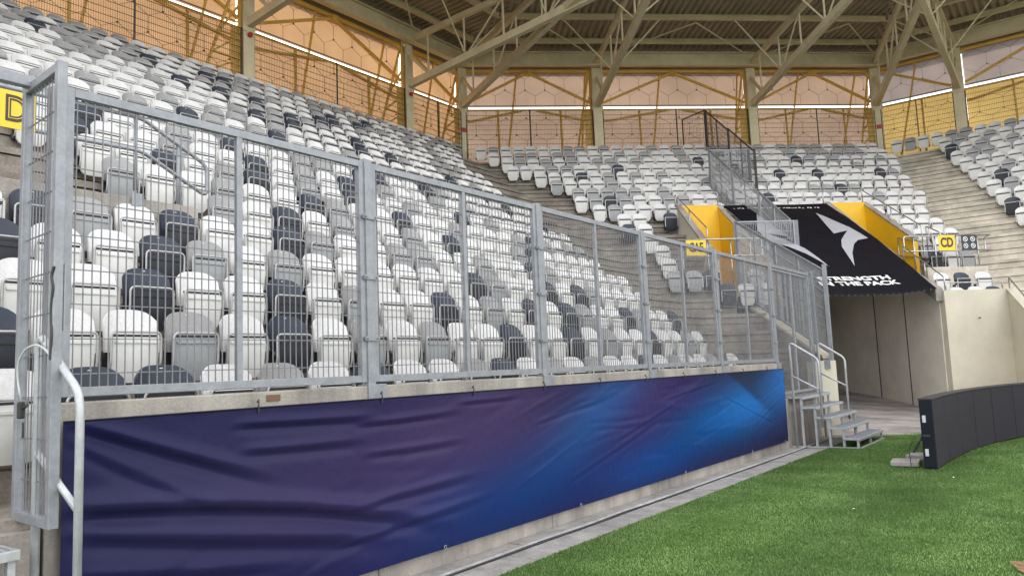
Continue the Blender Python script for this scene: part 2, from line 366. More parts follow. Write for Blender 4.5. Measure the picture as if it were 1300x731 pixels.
    ad2 = nn.new('ShaderNodeMath'); ll.new(ad.outputs[0], ad2.inputs[0]); ll.new(stp.outputs[0], ad2.inputs[1]); ll.new(ad2.outputs[0], m6.inputs[0])
    m7 = nn.new('ShaderNodeMath'); m7.operation = 'MULTIPLY'; ll.new(m6.outputs[0], m7.inputs[0]); ll.new(mr5.outputs[0], m7.inputs[1]); mr5 = m7
    mm = nn.new('ShaderNodeVectorMath'); mm.operation = 'SCALE'; ll.new(r.outputs[0], mm.inputs[0]); ll.new(mr5.outputs[0], mm.inputs['Scale']); ll.new(mm.outputs[0], b.inputs['Base Color'])
    me.materials.append(g); tag(o, 'short green artificial turf blades covering the pitch edge', 'turf', kind='stuff')
turf()
for k, (x, y, rz, lab) in enumerate(((-2.2,8.9,.4,'tiny white scrap of paper on the turf near the banner'),(-1.6,11.6,1.2,'tiny white scrap of paper on the turf before the LED board'))):
    t = thing('paper_scrap', lab, 'litter', (x,y,.03), rz); MB().add([(-.011,-.007,0),(.011,-.008,.004),(.010,.007,.008),(-.009,.008,.002)], [(0,1,2,3)]).build('scrap', M['white_print'], t)

# ------------------------------------------------------------------ front wall under the fence
fw = thing('front_wall', 'long low concrete wall below the mesh fence, behind the blue banner', 'wall', (-4.74,1.9,0))
def wall_seg(y0, y1, ztop=1.57):
    y = y0
    while y < y1-.05:
        y2 = min(y+2.45, y1)
        o = MB().box(-.09,.09,y-1.9+.005,y2-1.9-.005,-.1,ztop).build('wall_panel', M['concrete'], fw, bevel=.008); y = y2
wall_seg(1.88, 14.42)
# lower strip below the doors and the corner stub
MB().box(-.09,.088,14.43-1.9,16.75-1.9,-.1,.90).build('wall_panel', M['concrete'], fw, bevel=.008)
MB().box(-.09,.088,-3.0-1.9,1.87-1.9,-.1,.90).build('wall_panel', M['concrete'], fw, bevel=.008)
st = thing('stub_wall', 'short pale wall end at the corner beside the right steps', 'wall')
K1f = at(1, 6.62, 0, 0)
p0 = Vector((-4.65,16.77,0)); p1 = K1f; p2 = at(1,7.06,0,0)
pb2 = at(1,7.06,.18,0); pb0 = Vector((-4.83,16.77,0)); pb1 = at(1,6.50,.18,0)
MB().prism([p0,p1,pb1,pb0], -.1, 1.57).build('wall_face', M['cream'], st)
MB().prism([p1+Vector((.002,0,0)),p2,pb2,pb1+Vector((.002,0,0))], -.1, 1.572).build('wall_face', M['cream'], st)
MB().box(*(lambda q:(q.x-.07,q.x+.07,q.y-.02,q.y+.012,1.40,1.60))(at(1,6.85,-.02,0))).build('steel_plate', M['galv'], st)

# blue pitch side banner : real cloth folds, printed colours
def blue_banner():
    root = thing('blue_banner', 'long dark blue banner with purple and bright blue shades tied along the front wall', 'banner', (-4.62,1.95,.15))
    NY, NZ = 620, 70; Lb = 12.5; Hb = 1.32
    folds = []
    r = random.Random(11)
    # radiating folds at the tied left end plus soft horizontal sags
    for _ in range(85):
        yc = r.uniform(.2, 12.3); folds.append((yc, r.uniform(.1,1.25), r.uniform(.15,.6), r.uniform(.018,.05), r.uniform(-.12,.35), r.choice((-1,1))*r.uniform(.002,.0055)*(1.2 if yc > 5 else 1)))
    V = []; cols = []
    Yg, Zg = np.meshgrid(np.linspace(0,Lb,NY), np.linspace(0,Hb,NZ), indexing='ij')
    X = np.full_like(Yg, .0)
    def sm(a, b, x):
        t = np.clip((x-a)/(b-a), 0, 1); return t*t*(3-2*t)
    # long tension folds : start, end, height at start, slope, curvature, width, amplitude
    for (ya,yb,z0,k1,k2,lz,am) in ((.12,1.35,1.27,-.40,.03,.060,.040),(.12,.95,1.14,-.62,.10,.055,.016),(.12,3.3,.80,-.10,-.035,.085,.050),(.12,2.7,.66,-.22,.01,.080,.034),(.12,1.5,.44,-.20,.02,.06,.022),
        (1.15,2.35,1.20,-.02,-.01,.042,.026),(1.2,2.2,1.02,-.05,.02,.046,.024),(2.2,3.3,1.12,.0,.02,.036,.018),(2.3,3.4,.88,-.03,.03,.040,.017),(2.2,3.6,.50,.04,.0,.050,.022),(2.0,3.9,.24,.06,.0,.045,.016),(3.4,4.2,1.22,.0,.02,.025,.012),(.3,1.6,.16,-.02,.0,.04,.014),
        (5.2,7.4,.30,.22,.0,.035,.007),(6.2,8.2,.62,.20,.0,.030,.006),(9.6,12.3,.95,-.26,.0,.022,.007),(10.9,12.4,.42,.28,.0,.03,.010),(11.2,12.4,.75,.22,.0,.025,.008),(4.6,6.2,.95,.12,.0,.028,.007),(7.6,9.4,1.02,.10,.0,.026,.006)):
        u_ = Yg-ya; t = (Zg-(z0+k1*u_+k2*u_*u_))/(lz*(.75+.25*u_/(yb-ya))); X += am*1.6*t*np.exp(-t*t)*sm(ya-.15,ya+.12,Yg)*(1-sm(yb-.45*(yb-ya),yb+.15,Yg))
    for (yc,zc,ly,lz,s_,am) in folds:
        dz = Zg-zc-s_*(Yg-yc); X += am*np.exp(-((Yg-yc)/ly)**2-(dz/lz)**2)
    X += .006*np.sin(Yg*2.1)*np.sin(Zg/Hb*PI)
    edge = np.exp(-(Hb-Zg)/.04)+np.exp(-Zg/.04)
    for ty in np.arange(.1, Lb, 1.15): X += .004*np.exp(-((Yg-ty)/.12)**2)*edge
    top = .012*np.abs(np.sin(Yg/1.15*PI))*np.clip((Zg-Hb+.25)/.25,0,1)
    Z2 = Zg-top*.8; X = X*np.clip(1.15-edge,0.05,1)+.018
    P = np.stack([X,Yg,Z2],-1).reshape(-1,3)
    def G(c, y0, z0, sy, sz, k=0.0):
        return np.exp(-((Yg-y0-k*(Zg-.6))/sy)**2-((Zg-z0)/sz)**2)[...,None]*np.array(c)
    base = np.ones(Yg.shape+(1,))*np.array((.020,.018,.075))
    base = base+G((.028,.020,.020),.9,.8,1.8,.5)+G((.075,.030,.045),3.6,1.05,1.5,.55,.9)+G((.03,.012,.02),2.4,.7,1.4,.6)
    base = base+G((-.012,.095,.20),5.2,1.0,.75,.55,1.6)+G((-.01,.025,.07),3.9,.35,1.1,.40,1.0)+G((-.008,.012,.05),5.0,.3,1.2,.4,1)
    base = base+G((.050,.016,.055),6.6,.95,1.1,.6,.9)+G((.02,.004,.03),8.2,1.1,.8,.3)
    base = base+G((-.02,.12,.28),9.4,.62,1.7,.36,.7)+G((-.02,.19,.40),11.0,.85,1.5,.42,.3)+G((-.015,.055,.17),7.2,.25,1.3,.28,.6)
    # darker diagonal wedge at the far end
    wedge = 1/(1+np.exp(-(Zg-(1.34-(Yg-9.7)*.39))*60))
    base = base+G((-.03,.16,.40),12.5,1.25,.9,.5)
    base = base*(1-wedge*(.66-.62*np.clip((Yg-10.9)/1.5,0,1)))[...,None]
    base = np.clip(base*np.array((.38,.46,.64)),.003,.9)
    me = bpy.data.meshes.new('cloth')
    idx = np.arange(NY*NZ).reshape(NY,NZ)
    F = np.stack([idx[:-1,:-1],idx[1:,:-1],idx[1:,1:],idx[:-1,1:]],-1).reshape(-1,4)
    me.from_pydata(P.tolist(), [], F.tolist()); me.shade_smooth()
    ca = me.color_attributes.new('print','FLOAT_COLOR','POINT'); cc = np.ones((NY*NZ,4)); cc[:,:3] = base.reshape(-1,3); ca.data.foreach_set('color', cc.ravel())
    m_ = bpy.data.materials.new('blue_banner_print'); m_.use_nodes = True; n = m_.node_tree.nodes; l = m_.node_tree.links
    a = n.new('ShaderNodeAttribute'); a.attribute_name = 'print'; b = n['Principled BSDF']; b.inputs['Roughness'].default_value = .40; b.inputs['Specular IOR Level'].default_value = .13
    l.new(a.outputs['Color'], b.inputs['Base Color'])
    g = n.new('ShaderNodeNewGeometry'); t = n.new('ShaderNodeTexNoise'); t.inputs['Scale'].default_value = 9; t.inputs['Detail'].default_value = 5; l.new(g.outputs['Position'], t.inputs['Vector'])
    bp = n.new('ShaderNodeBump'); bp.inputs['Strength'].default_value = .16; bp.inputs['Distance'].default_value = .03; l.new(t.outputs['Fac'], bp.inputs['Height']); l.new(bp.outputs[0], b.inputs['Normal'])
    me.materials.append(m_); o = bpy.data.objects.new('cloth', me); C.objects.link(o); o.parent = root
    MB().tube([(.022,0,Hb-.004),(.022,Lb,Hb-.004)], .006, 6).build('hem', M['cabinet'], root)
    for ty in np.arange(.1, Lb, 1.15):
        MB().tube([(.03,ty,Hb-.04),(.032,ty,Hb+.01),(.012,ty+.015,Hb+.05),(.0,ty+.01,Hb+.03)], .006, 5).build('cable_tie', M['black'], root)
    for ty in (3.1,5.3,8.0,10.6,12.3):
        mb = MB(); mb.tube([(.03+.0*k,ty+.016*math.cos(k*PI/4),.015+.016*math.sin(k*PI/4)) for k in range(9)], .004, 5); mb.build('eyelet_ring', M['galv'], root)
blue_banner()

# ------------------------------------------------------------------ mesh panels
def mesh_panel(root, P, Q, zb0, zt0, zb1, zt1, frame=.05, mid=True, m=None, mw=None, pitch=.05, hp=.2, wr=.003, diag=False, name='fence_panel', depth=.04):
    """welded mesh panel from plan point P to Q with sloping top and bottom"""
    m = m or M['galv']; mw = mw or M['galv_w']
    P = Vector((P[0],P[1],0)); Q = Vector((Q[0],Q[1],0)); L = (Q-P).length; D = (Q-P).normalized()
    f = MB(); zb = lambda t: zb0+(zb1-zb0)*t; zt = lambda t: zt0+(zt1-zt0)*t
    h = frame/2
    pt = lambda t, z: P+(Q-P)*t+Vector((0,0,z))
    nrm = Vector((-D.y, D.x, 0))
    f.bar(pt(0,zb(0)), pt(0,zt(0)), frame, depth, up=nrm); f.bar(pt(1,zb(1)), pt(1,zt(1)), frame, depth, up=nrm)
    e = h/L
    f.bar(pt(e,zb(e)+h), pt(1-e,zb(1-e)+h), depth-.002, frame); f.bar(pt(e,zt(e)-h), pt(1-e,zt(1-e)-h), depth-.002, frame)
    o = f.build(name, m, root, bevel=.003)
    if mid: MB().bar(pt(.5,zb(.5)+frame), pt(.5,zt(.5)-frame), frame*.8, depth-.006, up=nrm).build('mid_upright', m, o)
    g = MB(); nv = max(2, int(L/pitch))
    for k in range(1, nv):
        t = k/nv; g.bar(pt(t,zb(t)+frame*.8), pt(t,zt(t)-frame*.8), wr*2, caps=False)
    nh = max(2, int((min(zt0-zb0, zt1-zb1))/hp))
    off = nrm*wr*2
    for k in range(1, nh+1):
        t0 = (k-.35)/nh
        g.bar(pt(e,zb(0)+(zt(0)-zb(0))*t0)+off, pt(1-e,zb(1)+(zt(1)-zb(1))*t0)+off, wr*2.2, caps=False)
    g.build('wire_mesh', mw, o)
    return o
XF = -4.70
fence = thing('pitch_fence', 'tall galvanised mesh fence standing on the low concrete wall along the left stand', 'fence', (0,0,0))
posts = [1.92, 4.32, 6.79, 9.23, 11.72, 14.36]
for j in range(5):
    mesh_panel(fence, (XF,posts[j]+.065), (XF,posts[j+1]-.065), 1.60,3.42,1.60,3.42, frame=.055)
for j, yv in enumerate(posts):
    if j == 0: continue
    p = MB().box(XF-.035,XF+.035,yv-.04,yv+.04,1.57,3.44).build('post', M['galv'], fence, bevel=.004)
    MB().box(-4.649,-4.637,yv-.07,yv+.13,1.46,1.58).build('base_plate', M['galv'], p, bevel=.002)
    MB().box(XF-.06,-4.64,yv-.07,yv+.13,1.572,1.582).build('base_flange', M['galv'], p)
    for zz in (1.95, 2.45, 2.95):
        b = MB(); b.box(XF+.036,XF+.05,yv-.075,yv+.075,zz-.018,zz+.018)
        for s_ in (-.055,.055): b.tube([(XF+.045,yv+s_,zz),(XF+.066,yv+s_,zz)], .009, 6)
        b.build('clamp', M['galv'], p)
# header above the left stair opening
MB().box(XF-.028,XF+.028,-3.0,1.82,3.36,3.425).build('header_rail', M['galv'], fence, bevel=.003)
MB().box(XF-.035,XF+.035,1.88,1.955,.9,3.40).build('post', M['galv'], fence, bevel=.004)

# open gate at the left end
gate = thing('open_gate', 'narrow mesh gate standing open at the near end of the fence', 'gate', (-4.80,1.80,.95), math.atan2(-.035,.55))
def gate_build():
    G_ = gate; f = MB(); W_ = .55; H_ = 2.44
    f.box(0,.05,-.025,.025,0,H_); f.box(W_-.05,W_,-.025,.025,0,H_+.005); f.box(.05,W_-.05,-.023,.023,0,.05); f.box(.05,W_-.05,-.023,.023,H_-.05,H_)
    f.build('gate_frame', M['galv'], G_, bevel=.004)
    g = MB()
    for k in range(1,9): g.bar((.05+k*.05,0,.04),(.05+k*.05,0,H_-.04),.005,caps=False)
    for k in range(1,11): g.bar((.04,.008,k*.22),(W_-.04,.008,k*.22),.0065,caps=False)
    g.build('wire_mesh', M['galv_w'], G_)
    MB().box(W_-.052,W_+.004,.026,.034,1.0,1.35).build('lock_plate', M['galv'], G_)
    MB().box(.06,.40,.03,.036,0,.05).build('kick_plate', M['galv'], G_)
gate_build()
lock = thing('cable_lock', 'black cable lock with pale looped cable hanging on the open gate', 'lock', (-4.60,1.74,1.6))
pts = [(.0,0,-.02),(-.035,-.01,.10),(-.03,-.015,.20),(.05,-.01,.27),(.17,.0,.29),(.27,.01,.25),(.30,.04,.17),(.27,.08,.11)]
MB().tube(pts, .006, 8, bend=.06).build('cable_loop', M['bulb'], lock, smooth=True)
MB().box(-.018,.018,-.02,.012,-.10,-.01).build('lock_body', M['black'], lock, bevel=.008)
MB().tube([(.01,0,-.045),(.07,0,-.03)], .009, 8).build('lock_bolt', M['black'], lock)
MB().tube([(.02,0,-.12),(.025,0,-.16),(.022,0,-.2)], .006, 6).build('key_tag', M['black'], lock)
strap = thing('black_strap', 'thin black strap tied round the near stile of the open gate', 'strap', (-4.2,1.78,2.2))
MB().tube([(0,-.03,.10),(-.02,-.035,.05),(-.005,-.03,0),(-.025,-.03,-.12),(-.01,-.03,-.25),(-.02,-.03,-.38)], .008, 6, bend=.03).build('strap_loop', M['black'], strap)
strap.location = (-4.245,1.77,1.66+.52)

tgp = thing('wall_plate', 'small brown plate on the concrete wall top, under the first mesh panel', 'plate', (-4.648,3.36,1.525))
MB().box(.0,.008,-.055,.055,-.022,.022).build('plate', M['rust'], tgp)
# double door of the fence above the right steps
door = thing('fence_door', 'two panel mesh door in the fence above the far metal steps', 'gate', (0,0,0))
mesh_panel(door, (XF,14.47), (XF,15.58), .98,3.36,.98,3.36, frame=.045, mid=False, name='door_leaf')
mesh_panel(door, (XF,15.62), (XF,16.68), .98,3.36,.98,3.36, frame=.045, mid=False, name='door_leaf')
MB().box(XF-.03,XF+.03,14.40,16.80,3.37,3.43).build('door_header', M['galv'], door, bevel=.003)
MB().box(XF-.035,XF+.035,16.72,16.80,.9,3.45).build('door_post', M['galv'], door, bevel=.004)
cf = thing('corner_fence', 'narrow mesh panel and tall post at the corner, beside the black banner', 'fence')
mesh_panel(cf, (XF,16.86), at(1,6.70,.03,0), 1.60,3.44,1.60,3.48, frame=.045, mid=False)
q = at(1,7.0,.05,0)
MB().box(q.x-.04,q.x+.04,q.y-.04,q.y+.04,1.57,3.62).build('post', M['galv'], cf, bevel=.004)

# side wall of the tunnel and stepped fence climbing the stand
sw = thing('sloping_side_wall', 'grey concrete side wall sloping up from the corner steps, fence on top', 'wall')
MB().prism([at(1,6.9,.19,0),at(1,7.06,.19,0),at(1,7.06,4.75,0),at(1,6.9,4.75,0)], [-.1,-.1,2.0,2.0], [1.62,1.62,3.36,3.36]).build('wall_body', M['concrete'], sw)
MB().prism([at(1,6.87,.17,0),at(1,7.09,.17,0),at(1,7.09,4.78,0),at(1,6.87,4.78,0)], [1.622,1.622,3.362,3.362], [1.68,1.68,3.43,3.43]).build('coping', M['cream'], sw)
MB().prism([at(1,6.91,.18,0),at(1,7.04,.18,0),at(1,7.04,14,0),at(1,6.91,14,0)], -.1, [1.5,1.5,2.4,2.4]).build('tunnel_side', M['taupe'], sw)
cl1 = thing('lower_climbing_fence', 'lowest stepped mesh fence rising on the sloping wall next to the black banner', 'fence')
n_ = 2
for k in range(n_):
    d0, d1 = .08+(4.6-.08)*k/n_, .08+(4.6-.08)*(k+1)/n_; zt = lambda d: 3.52+(5.44-3.52)*(d-.08)/4.52; zb = lambda d: 1.72+(3.42-1.72)*(d-.08)/4.52
    mesh_panel(cl1, at(1,7.0,d0+.03,0), at(1,7.0,d1-.03,0), zb(d0),zt(d0),zb(d1),zt(d1), frame=.045, mw=M['wire_l'], wr=.0045)
for d_, zz in ((4.66,5.46),):
    q = at(1,7.0,d_,0); MB().box(q.x-.04,q.x+.04,q.y-.04,q.y+.04,2.85,zz).build('post', M['galv'], cl1, bevel=.004)
mesh_panel(cl1, at(1,7.1,4.7,0), at(1,8.7,4.7,0), 3.5,5.46,3.5,5.46, frame=.045, mw=M['wire_l'], wr=.0055)
q = at(1,8.78,4.7,0); MB().box(q.x-.045,q.x+.045,q.y-.045,q.y+.045,3.2,5.46).build('post', M['galv'], cl1, bevel=.004)
cl2 = thing('middle_climbing_fence', 'middle stepped mesh fence with diagonal bar shadows, left of the black banner', 'fence')
for k in range(3):
    d0, d1 = 4.9+(10.7-4.9)*k/3, 4.9+(10.7-4.9)*(k+1)/3; zt = lambda d: 5.55+(9.22-5.55)*(d-4.9)/5.8; zh = lambda d: .95 if d < 8 else 1.9
    mesh_panel(cl2, at(1,8.72,d0+.04,0), at(1,8.72,d1-.04,0), zt(d0)-zh(d0),zt(d0),zt(d1)-zh(d1),zt(d1), frame=.045, mid=True, pitch=.06, mw=M['wire_l'], wr=.0055)
    q = at(1,8.72,d1,0); MB().box(q.x-.04,q.x+.04,q.y-.04,q.y+.04,zt(d1)-2.3,zt(d1)+.02).build('post', M['galv'], cl2, bevel=.004)
mesh_panel(cl2, at(1,8.8,10.76,0), at(1,10.12,10.76,0), 7.05,9.24,7.05,9.24, frame=.045, mw=M['wire_l'], wr=.0055)
q = at(1,10.22,10.76,0); MB().box(q.x-.045,q.x+.045,q.y-.045,q.y+.045,6.2,9.24).build('post', M['galv'], cl2, bevel=.004)
cl3 = thing('upper_climbing_fence', 'dark weathered mesh fence reaching the fabric screen at the top row', 'fence')
for k in range(2):
    d0, d1 = 10.0+(14.4-10.0)*k/2, 10.0+(14.4-10.0)*(k+1)/2; zt = lambda d: 9.0+(11.95-9.0)*(d-10.0)/4.4
    mesh_panel(cl3, at(1,10.1,d0+.04,0), at(1,10.1,d1-.04,0), zt(d0)-2.0,zt(d0),zt(d1)-2.0,zt(d1), frame=.045, m=M['galv_dark'], mw=M['galv_dark'], pitch=.07)
    for dd_ in (d0, d1) if k == 0 else (d1,):
        q = at(1,10.1,dd_,0); MB().box(q.x-.04,q.x+.04,q.y-.04,q.y+.04,zt(dd_)-2.3,zt(dd_)+.02).build('post', M['galv_dark'], cl3, bevel=.004)
mesh_panel(cl3, at(1,10.06,14.45,0), at(1,9.3,15.0,0), 9.9,12.0,9.9,11.8, frame=.045, m=M['galv_dark'], mw=M['galv_dark'], mid=False, pitch=.07)

# ------------------------------------------------------------------ metal steps
def steps(name, y0, y1, label, rails=None, ztop=.93):
    r = thing(name, label, 'steps', (-4.65,y0,0), group='metal steps down to the pitch'); W_ = y1-y0
    n = 5
    for k in range(n):
        z = ztop-.185*k; x0 = .0+.235*k
        s_ = MB(); s_.box(x0,x0+.27,.0,W_,z-.035,z); s_.box(x0+.262,x0+.272,.001,W_-.001,z-.05,z-.002)
        o = s_.build('step_tread', M['galv_l'], r, bevel=.003)
        g = MB()
        for q in range(int(W_/.035)): g.box(x0+.012,x0+.256,.012+q*.035,.017+q*.035,z+.0005,z+.006)
        g.build('grating', M['galv'], o)
        for yy in (.02, W_/2-.015, W_-.05):
            MB().box(x0+.21,x0+.25,yy,yy+.035,.03,z-.036).build('leg', M['galv_l'], r)
    for yy in (.02, W_-.055): MB().box(0,1.235,yy-.003,yy+.038,0,.03).build('base_bar', M['galv_l'], r)
    MB().box(1.20,1.236,.06,W_-.06,.001,.031).build('base_bar', M['galv_l'], r)
    for yy in (rails or (.0, W_)):
        h = MB()
        h.tube([(.12,yy,0.02),(.10,yy,1.90),(.14,yy,1.93),(.60,yy,1.62),(.60,yy,.38)], .021, 10, bend=.09)
        o = h.build('handrail', M['galv_l'], r, smooth=True)
        MB().tube([(.11,yy,1.32),(.60,yy,1.05)], .018, 8).build('middle_rail', M['galv_l'], o, smooth=True)
    return r
steps('metal_steps', 14.75, 16.66, 'galvanised metal steps below the fence door, at the far end of the blue banner')
steps('metal_steps', -.35, 1.67, 'galvanised metal steps with bent pipe handrail at the near left end of the banner', (-.0,2.145), .86)

# ------------------------------------------------------------------ seats
def seat_meshes():
    out = {}
    hi = MB(); nu, nv = 12, 8; front = []; back = []
    def pos(u, v, off):
        H = .345*(1-.27*abs(u)**3.6); hw = .222*(1-.04*v)
        x = .03-.055*v+.060*abs(u)**2.6+off; return (x-(.012*(1-v) if off < 0 else 0), u*hw, .485+v*H)
    for j in range(nv+1):
        for i_ in range(nu+1): front.append(pos(-1+2*i_/nu, j/nv, 0))
    for j in range(nv+1):
        for i_ in range(nu+1): back.append(pos(-1+2*i_/nu, j/nv, -.03))
    n = nu+1; N = len(front); fs = []
    for j in range(nv):
        for i_ in range(nu):
            a = j*n+i_; fs.append((a,a+1,a+n+1,a+n)); fs.append((N+a,N+a+n,N+a+n+1,N+a+1))
    for j in range(nv):
        a = j*n; fs.append((a,a+n,N+a+n,N+a)); a = j*n+nu; fs.append((a,N+a,N+a+n,a+n))
    for i_ in range(nu):
        fs.append((i_,N+i_,N+i_+1,i_+1)); a = nv*n+i_; fs.append((a,a+1,N+a+1,N+a))
    hi.add(front+back, fs)
    out['back'] = hi
    pan = MB(); nu, nv = 8, 8; F = []; B = []
    for off, lst in ((0,F),(-.035,B)):
        for j in range(nv+1):
            v = j/nv
            for i_ in range(nu+1):
                u = -1+2*i_/nu; hw = .186*(1-.28*max(0,1-v*3.2)**2.2)
                lst.append((.125-.05*(1-v)**2+.012*(1-u*u)*math.sin(v*PI)+off, u*hw, .245+v*.350+.012*abs(u)**4*(1-v)))
    n = nu+1; N = len(F); fs = []
    for j in range(nv):
        for i_ in range(nu):
            a = j*n+i_; fs.append((a,a+1,a+n+1,a+n)); fs.append((N+a,N+a+n,N+a+n+1,N+a+1))
    for j in range(nv):
        a = j*n; fs.append((a,a+n,N+a+n,N+a)); a = j*n+nu; fs.append((a,N+a,N+a+n,a+n))
    for i_ in range(nu):
        fs.append((i_,N+i_,N+i_+1,i_+1)); a = nv*n+i_; fs.append((a,a+1,N+a+1,N+a))
    pan.add(F+B, fs)
    # raised border at the folded front edge
    pan.box(.104,.140,-.17,.17,.552,.572)
    out['pan'] = pan
    tb = MB(); tb.tube([(.02,-.196,.33),(.105,-.200,.33),(.128,-.200,.40),(.136,-.200,.640),(.136,.200,.640),(.128,.200,.40),(.105,.200,.33),(.02,.196,.33)], .0105, 7, bend=.05)
    out['tube'] = tb
    br = MB()
    for s_ in (-1,1):
        br.box(-.06,.0,s_*.165-.02,s_*.165+.02,.30,.50); br.box(-.0,.06,s_*.205-.012,s_*.205+.012,.30,.37)
    br.box(-.075,-.058,-.20,.20,.34,.40); pan.box(.085,.105,-.186,.186,.60,.622) if False else br.box(.088,.106,-.184,.184,.605,.624)  # last box: black strip added as the shade between backrest and pan
    out['bracket_gap_shade'] = br
    bd = MB(); vs = [(.0,0,0)]+[(0,.017*math.cos(a*PI/5),.010*math.sin(a*PI/5)) for a in range(10)]
    bd.add([(-.0205+x,y,.800+z) for x,y,z in vs], [(0,1+a,1+(a+1)%10) for a in range(10)])
    out['badge'] = bd
    return out
SM = seat_meshes()
ME = {'back': {c: SM['back'].mesh('backrest', SEATM[c], True) for c in 'WGD'}, 'pan': {c: SM['pan'].mesh('seat_pan', PANM[c], True) for c in 'WGD'}}
for c in 'WGD':
    for me in (ME['back'][c], ME['pan'][c]):
        me.set_sharp_from_angle(angle=math.radians(50))
ME['tube'] = SM['tube'].mesh('frame_tube', M['tube'], True); ME['bracket_gap_shade'] = SM['bracket_gap_shade'].mesh('bracket_gap_shade', M['black']); ME['badge'] = SM['badge'].mesh('badge', M['white_print'])
CODE = {1:(3,'WDDWGWDWWGDWGWGWWDWGWWG.W'), 2:(4,'DWWGWDWGWGWWDWWDWGWWDWWGW'), 3:(5,'WWDWWDWGWWDWGWDWDGWWDGWWDG'), 4:(5,'DWWDGWGWWWWWWDGWWDWDGWWW'),
        5:(6,'DGWDWWDGWWGGWWGWWDGWW'), 6:(8,'GWGGWDWGWWGWDWWWGDW'), 7:(8,'WGWWGWWDGWWDWWGWW'), 8:(8,'WWWDWGDWGWDWWGWWD'), 9:(8,'WDWWGWWDWGWDWGW'), 10:(9,'WDWWGWDWWGGWDDW')}
PH = {1:.45,2:.06,3:.06,4:.08,5:.17}
rc = random.Random(5)
def colour(seg, k):
    r = rc.random(); pg = .17 if k < 17 else .28; pd = .12 if k < 12 else .07
    if k >= 19: pd = .0; pg = .42
    return 'D' if r < pd else ('G' if r < pd+pg else 'W')
seats = []       # (seg, row, s, colour, index)
for k in range(1, 21):
    ymax = 14.1+(k-1)*.325 if k <= 16 else 18.95+(k-16)*.88
    if k == 1: ymax = 14.2
    ph = PH.get(k, .2)
    for j in range(0, 48):
        yv = ph+.502*j
        if yv > ymax: break
        if yv < -1 and k < 3: continue
        c = colour(0, k)
        if k in CODE and 0 <= j-CODE[k][0] < len(CODE[k][1]): c = CODE[k][1][j-CODE[k][0]]
        if c == '.': continue
        if (k == 6 and yv < 5.4) or (k in (7,8) and yv < 4.5) or (k == 9 and yv < 3.9): continue
        if k <= 2 and yv < .3: continue
        seats.append((0, k, 40+yv, c, j))
LB = {20:.62,19:.8,18:1.15,17:1.6,16:2.2,15:3.05,14:3.35,13:3.55,12:3.9,11:4.3,10:4.65,9:4.9,8:5.1,7:5.1}
RB = {20:17.7,19:17.5,18:17.3,17:16.95,16:16.6,15:16.25,14:16.0,13:15.75,12:15.45,11:15.15,10:14.95,9:14.7,8:14.2,7:13.95}
for k in range(4, 21):
    ph = .12 if k%2 else .12; j0 = 0
    for j in range(0, 40):
        s = .12+.5*j+(.06*(k%3)); ok = False
        if k >= 12: ok = LB[k] <= s <= RB[k] and not (8.55 < s < 8.95 and k <= 14)
        elif 7 <= k <= 11:
            ok = (LB[k] <= s <= 5.5) or (k > 7 and 13.0 <= s <= RB[k]) or (k == 11 and 6.0 <= s <= 6.45)
        elif k in (4,5): ok = (k == 5 and 5.8 < s < 7.3)
        elif k == 6: ok = 5.0 < s < 6.3
        if ok:
            c = colour(1, k)
            if k in (5,6) and s < 7: c = 'D' if 5.9 < s < 6.4 else ('G' if s < 5.9 else 'W')
            seats.append((1, k, s, c, j))
for k, s, c in ((4,12.02,'W'),(4,12.55,'W'),(4,13.03,'D'),(5,12.12,'W'),(5,12.72,'D'),(5,13.32,'W'),(7,13.05,'D'),(7,13.55,'W'),(7,14.0,'G'),(6,7.35,'W')): seats.append((1, k, s, c, 0))
LIFT = lambda t: .13 if t[0] == 1 and t[1] in (4,5) and t[2] > 11 else 0
for k in range(7, 21):
    lb = {20:.75,19:2.6,18:2.85,17:3.1,16:3.45,15:3.75,14:4.05,13:4.35,12:4.65,11:4.9,10:5.2,9:5.5,8:5.8,7:6.1}[k]
    for j in range(0, 30):
        s = lb+.05+.5*j
        if s < 12.5: seats.append((2, k, s, colour(2, k), j))
scored = []
for t in seats:
    p_ = project(at(t[0], t[2], rowd(t[1]), treadz(t[1])+.6))
    if p_ is None or not (-160 < p_[0] < 1420 and -120 < p_[1] < 800): continue
    inv = -25 < p_[0] < 1325 and -15 < p_[1] < 745
    scored.append((0 if inv else 1, p_[2], p_[0], t))
scored.sort(key=lambda q: (q[0], q[1]))
CN = {'W':'white','G':'light grey','D':'dark charcoal'}; ST = {0:'left stand',1:'corner stand',2:'right stand'}
near = [q for q in scored if q[0] == 0][:300]; far = [q for q in scored if q not in near]
rank = {}
for q in sorted(near, key=lambda q: (q[3][0], q[3][1], q[3][2])):
    t = q[3]; key = (t[0], t[1]) if q[2] > 84 else (t[0], t[1], 'l'); rank.setdefault(key, []).append(t)
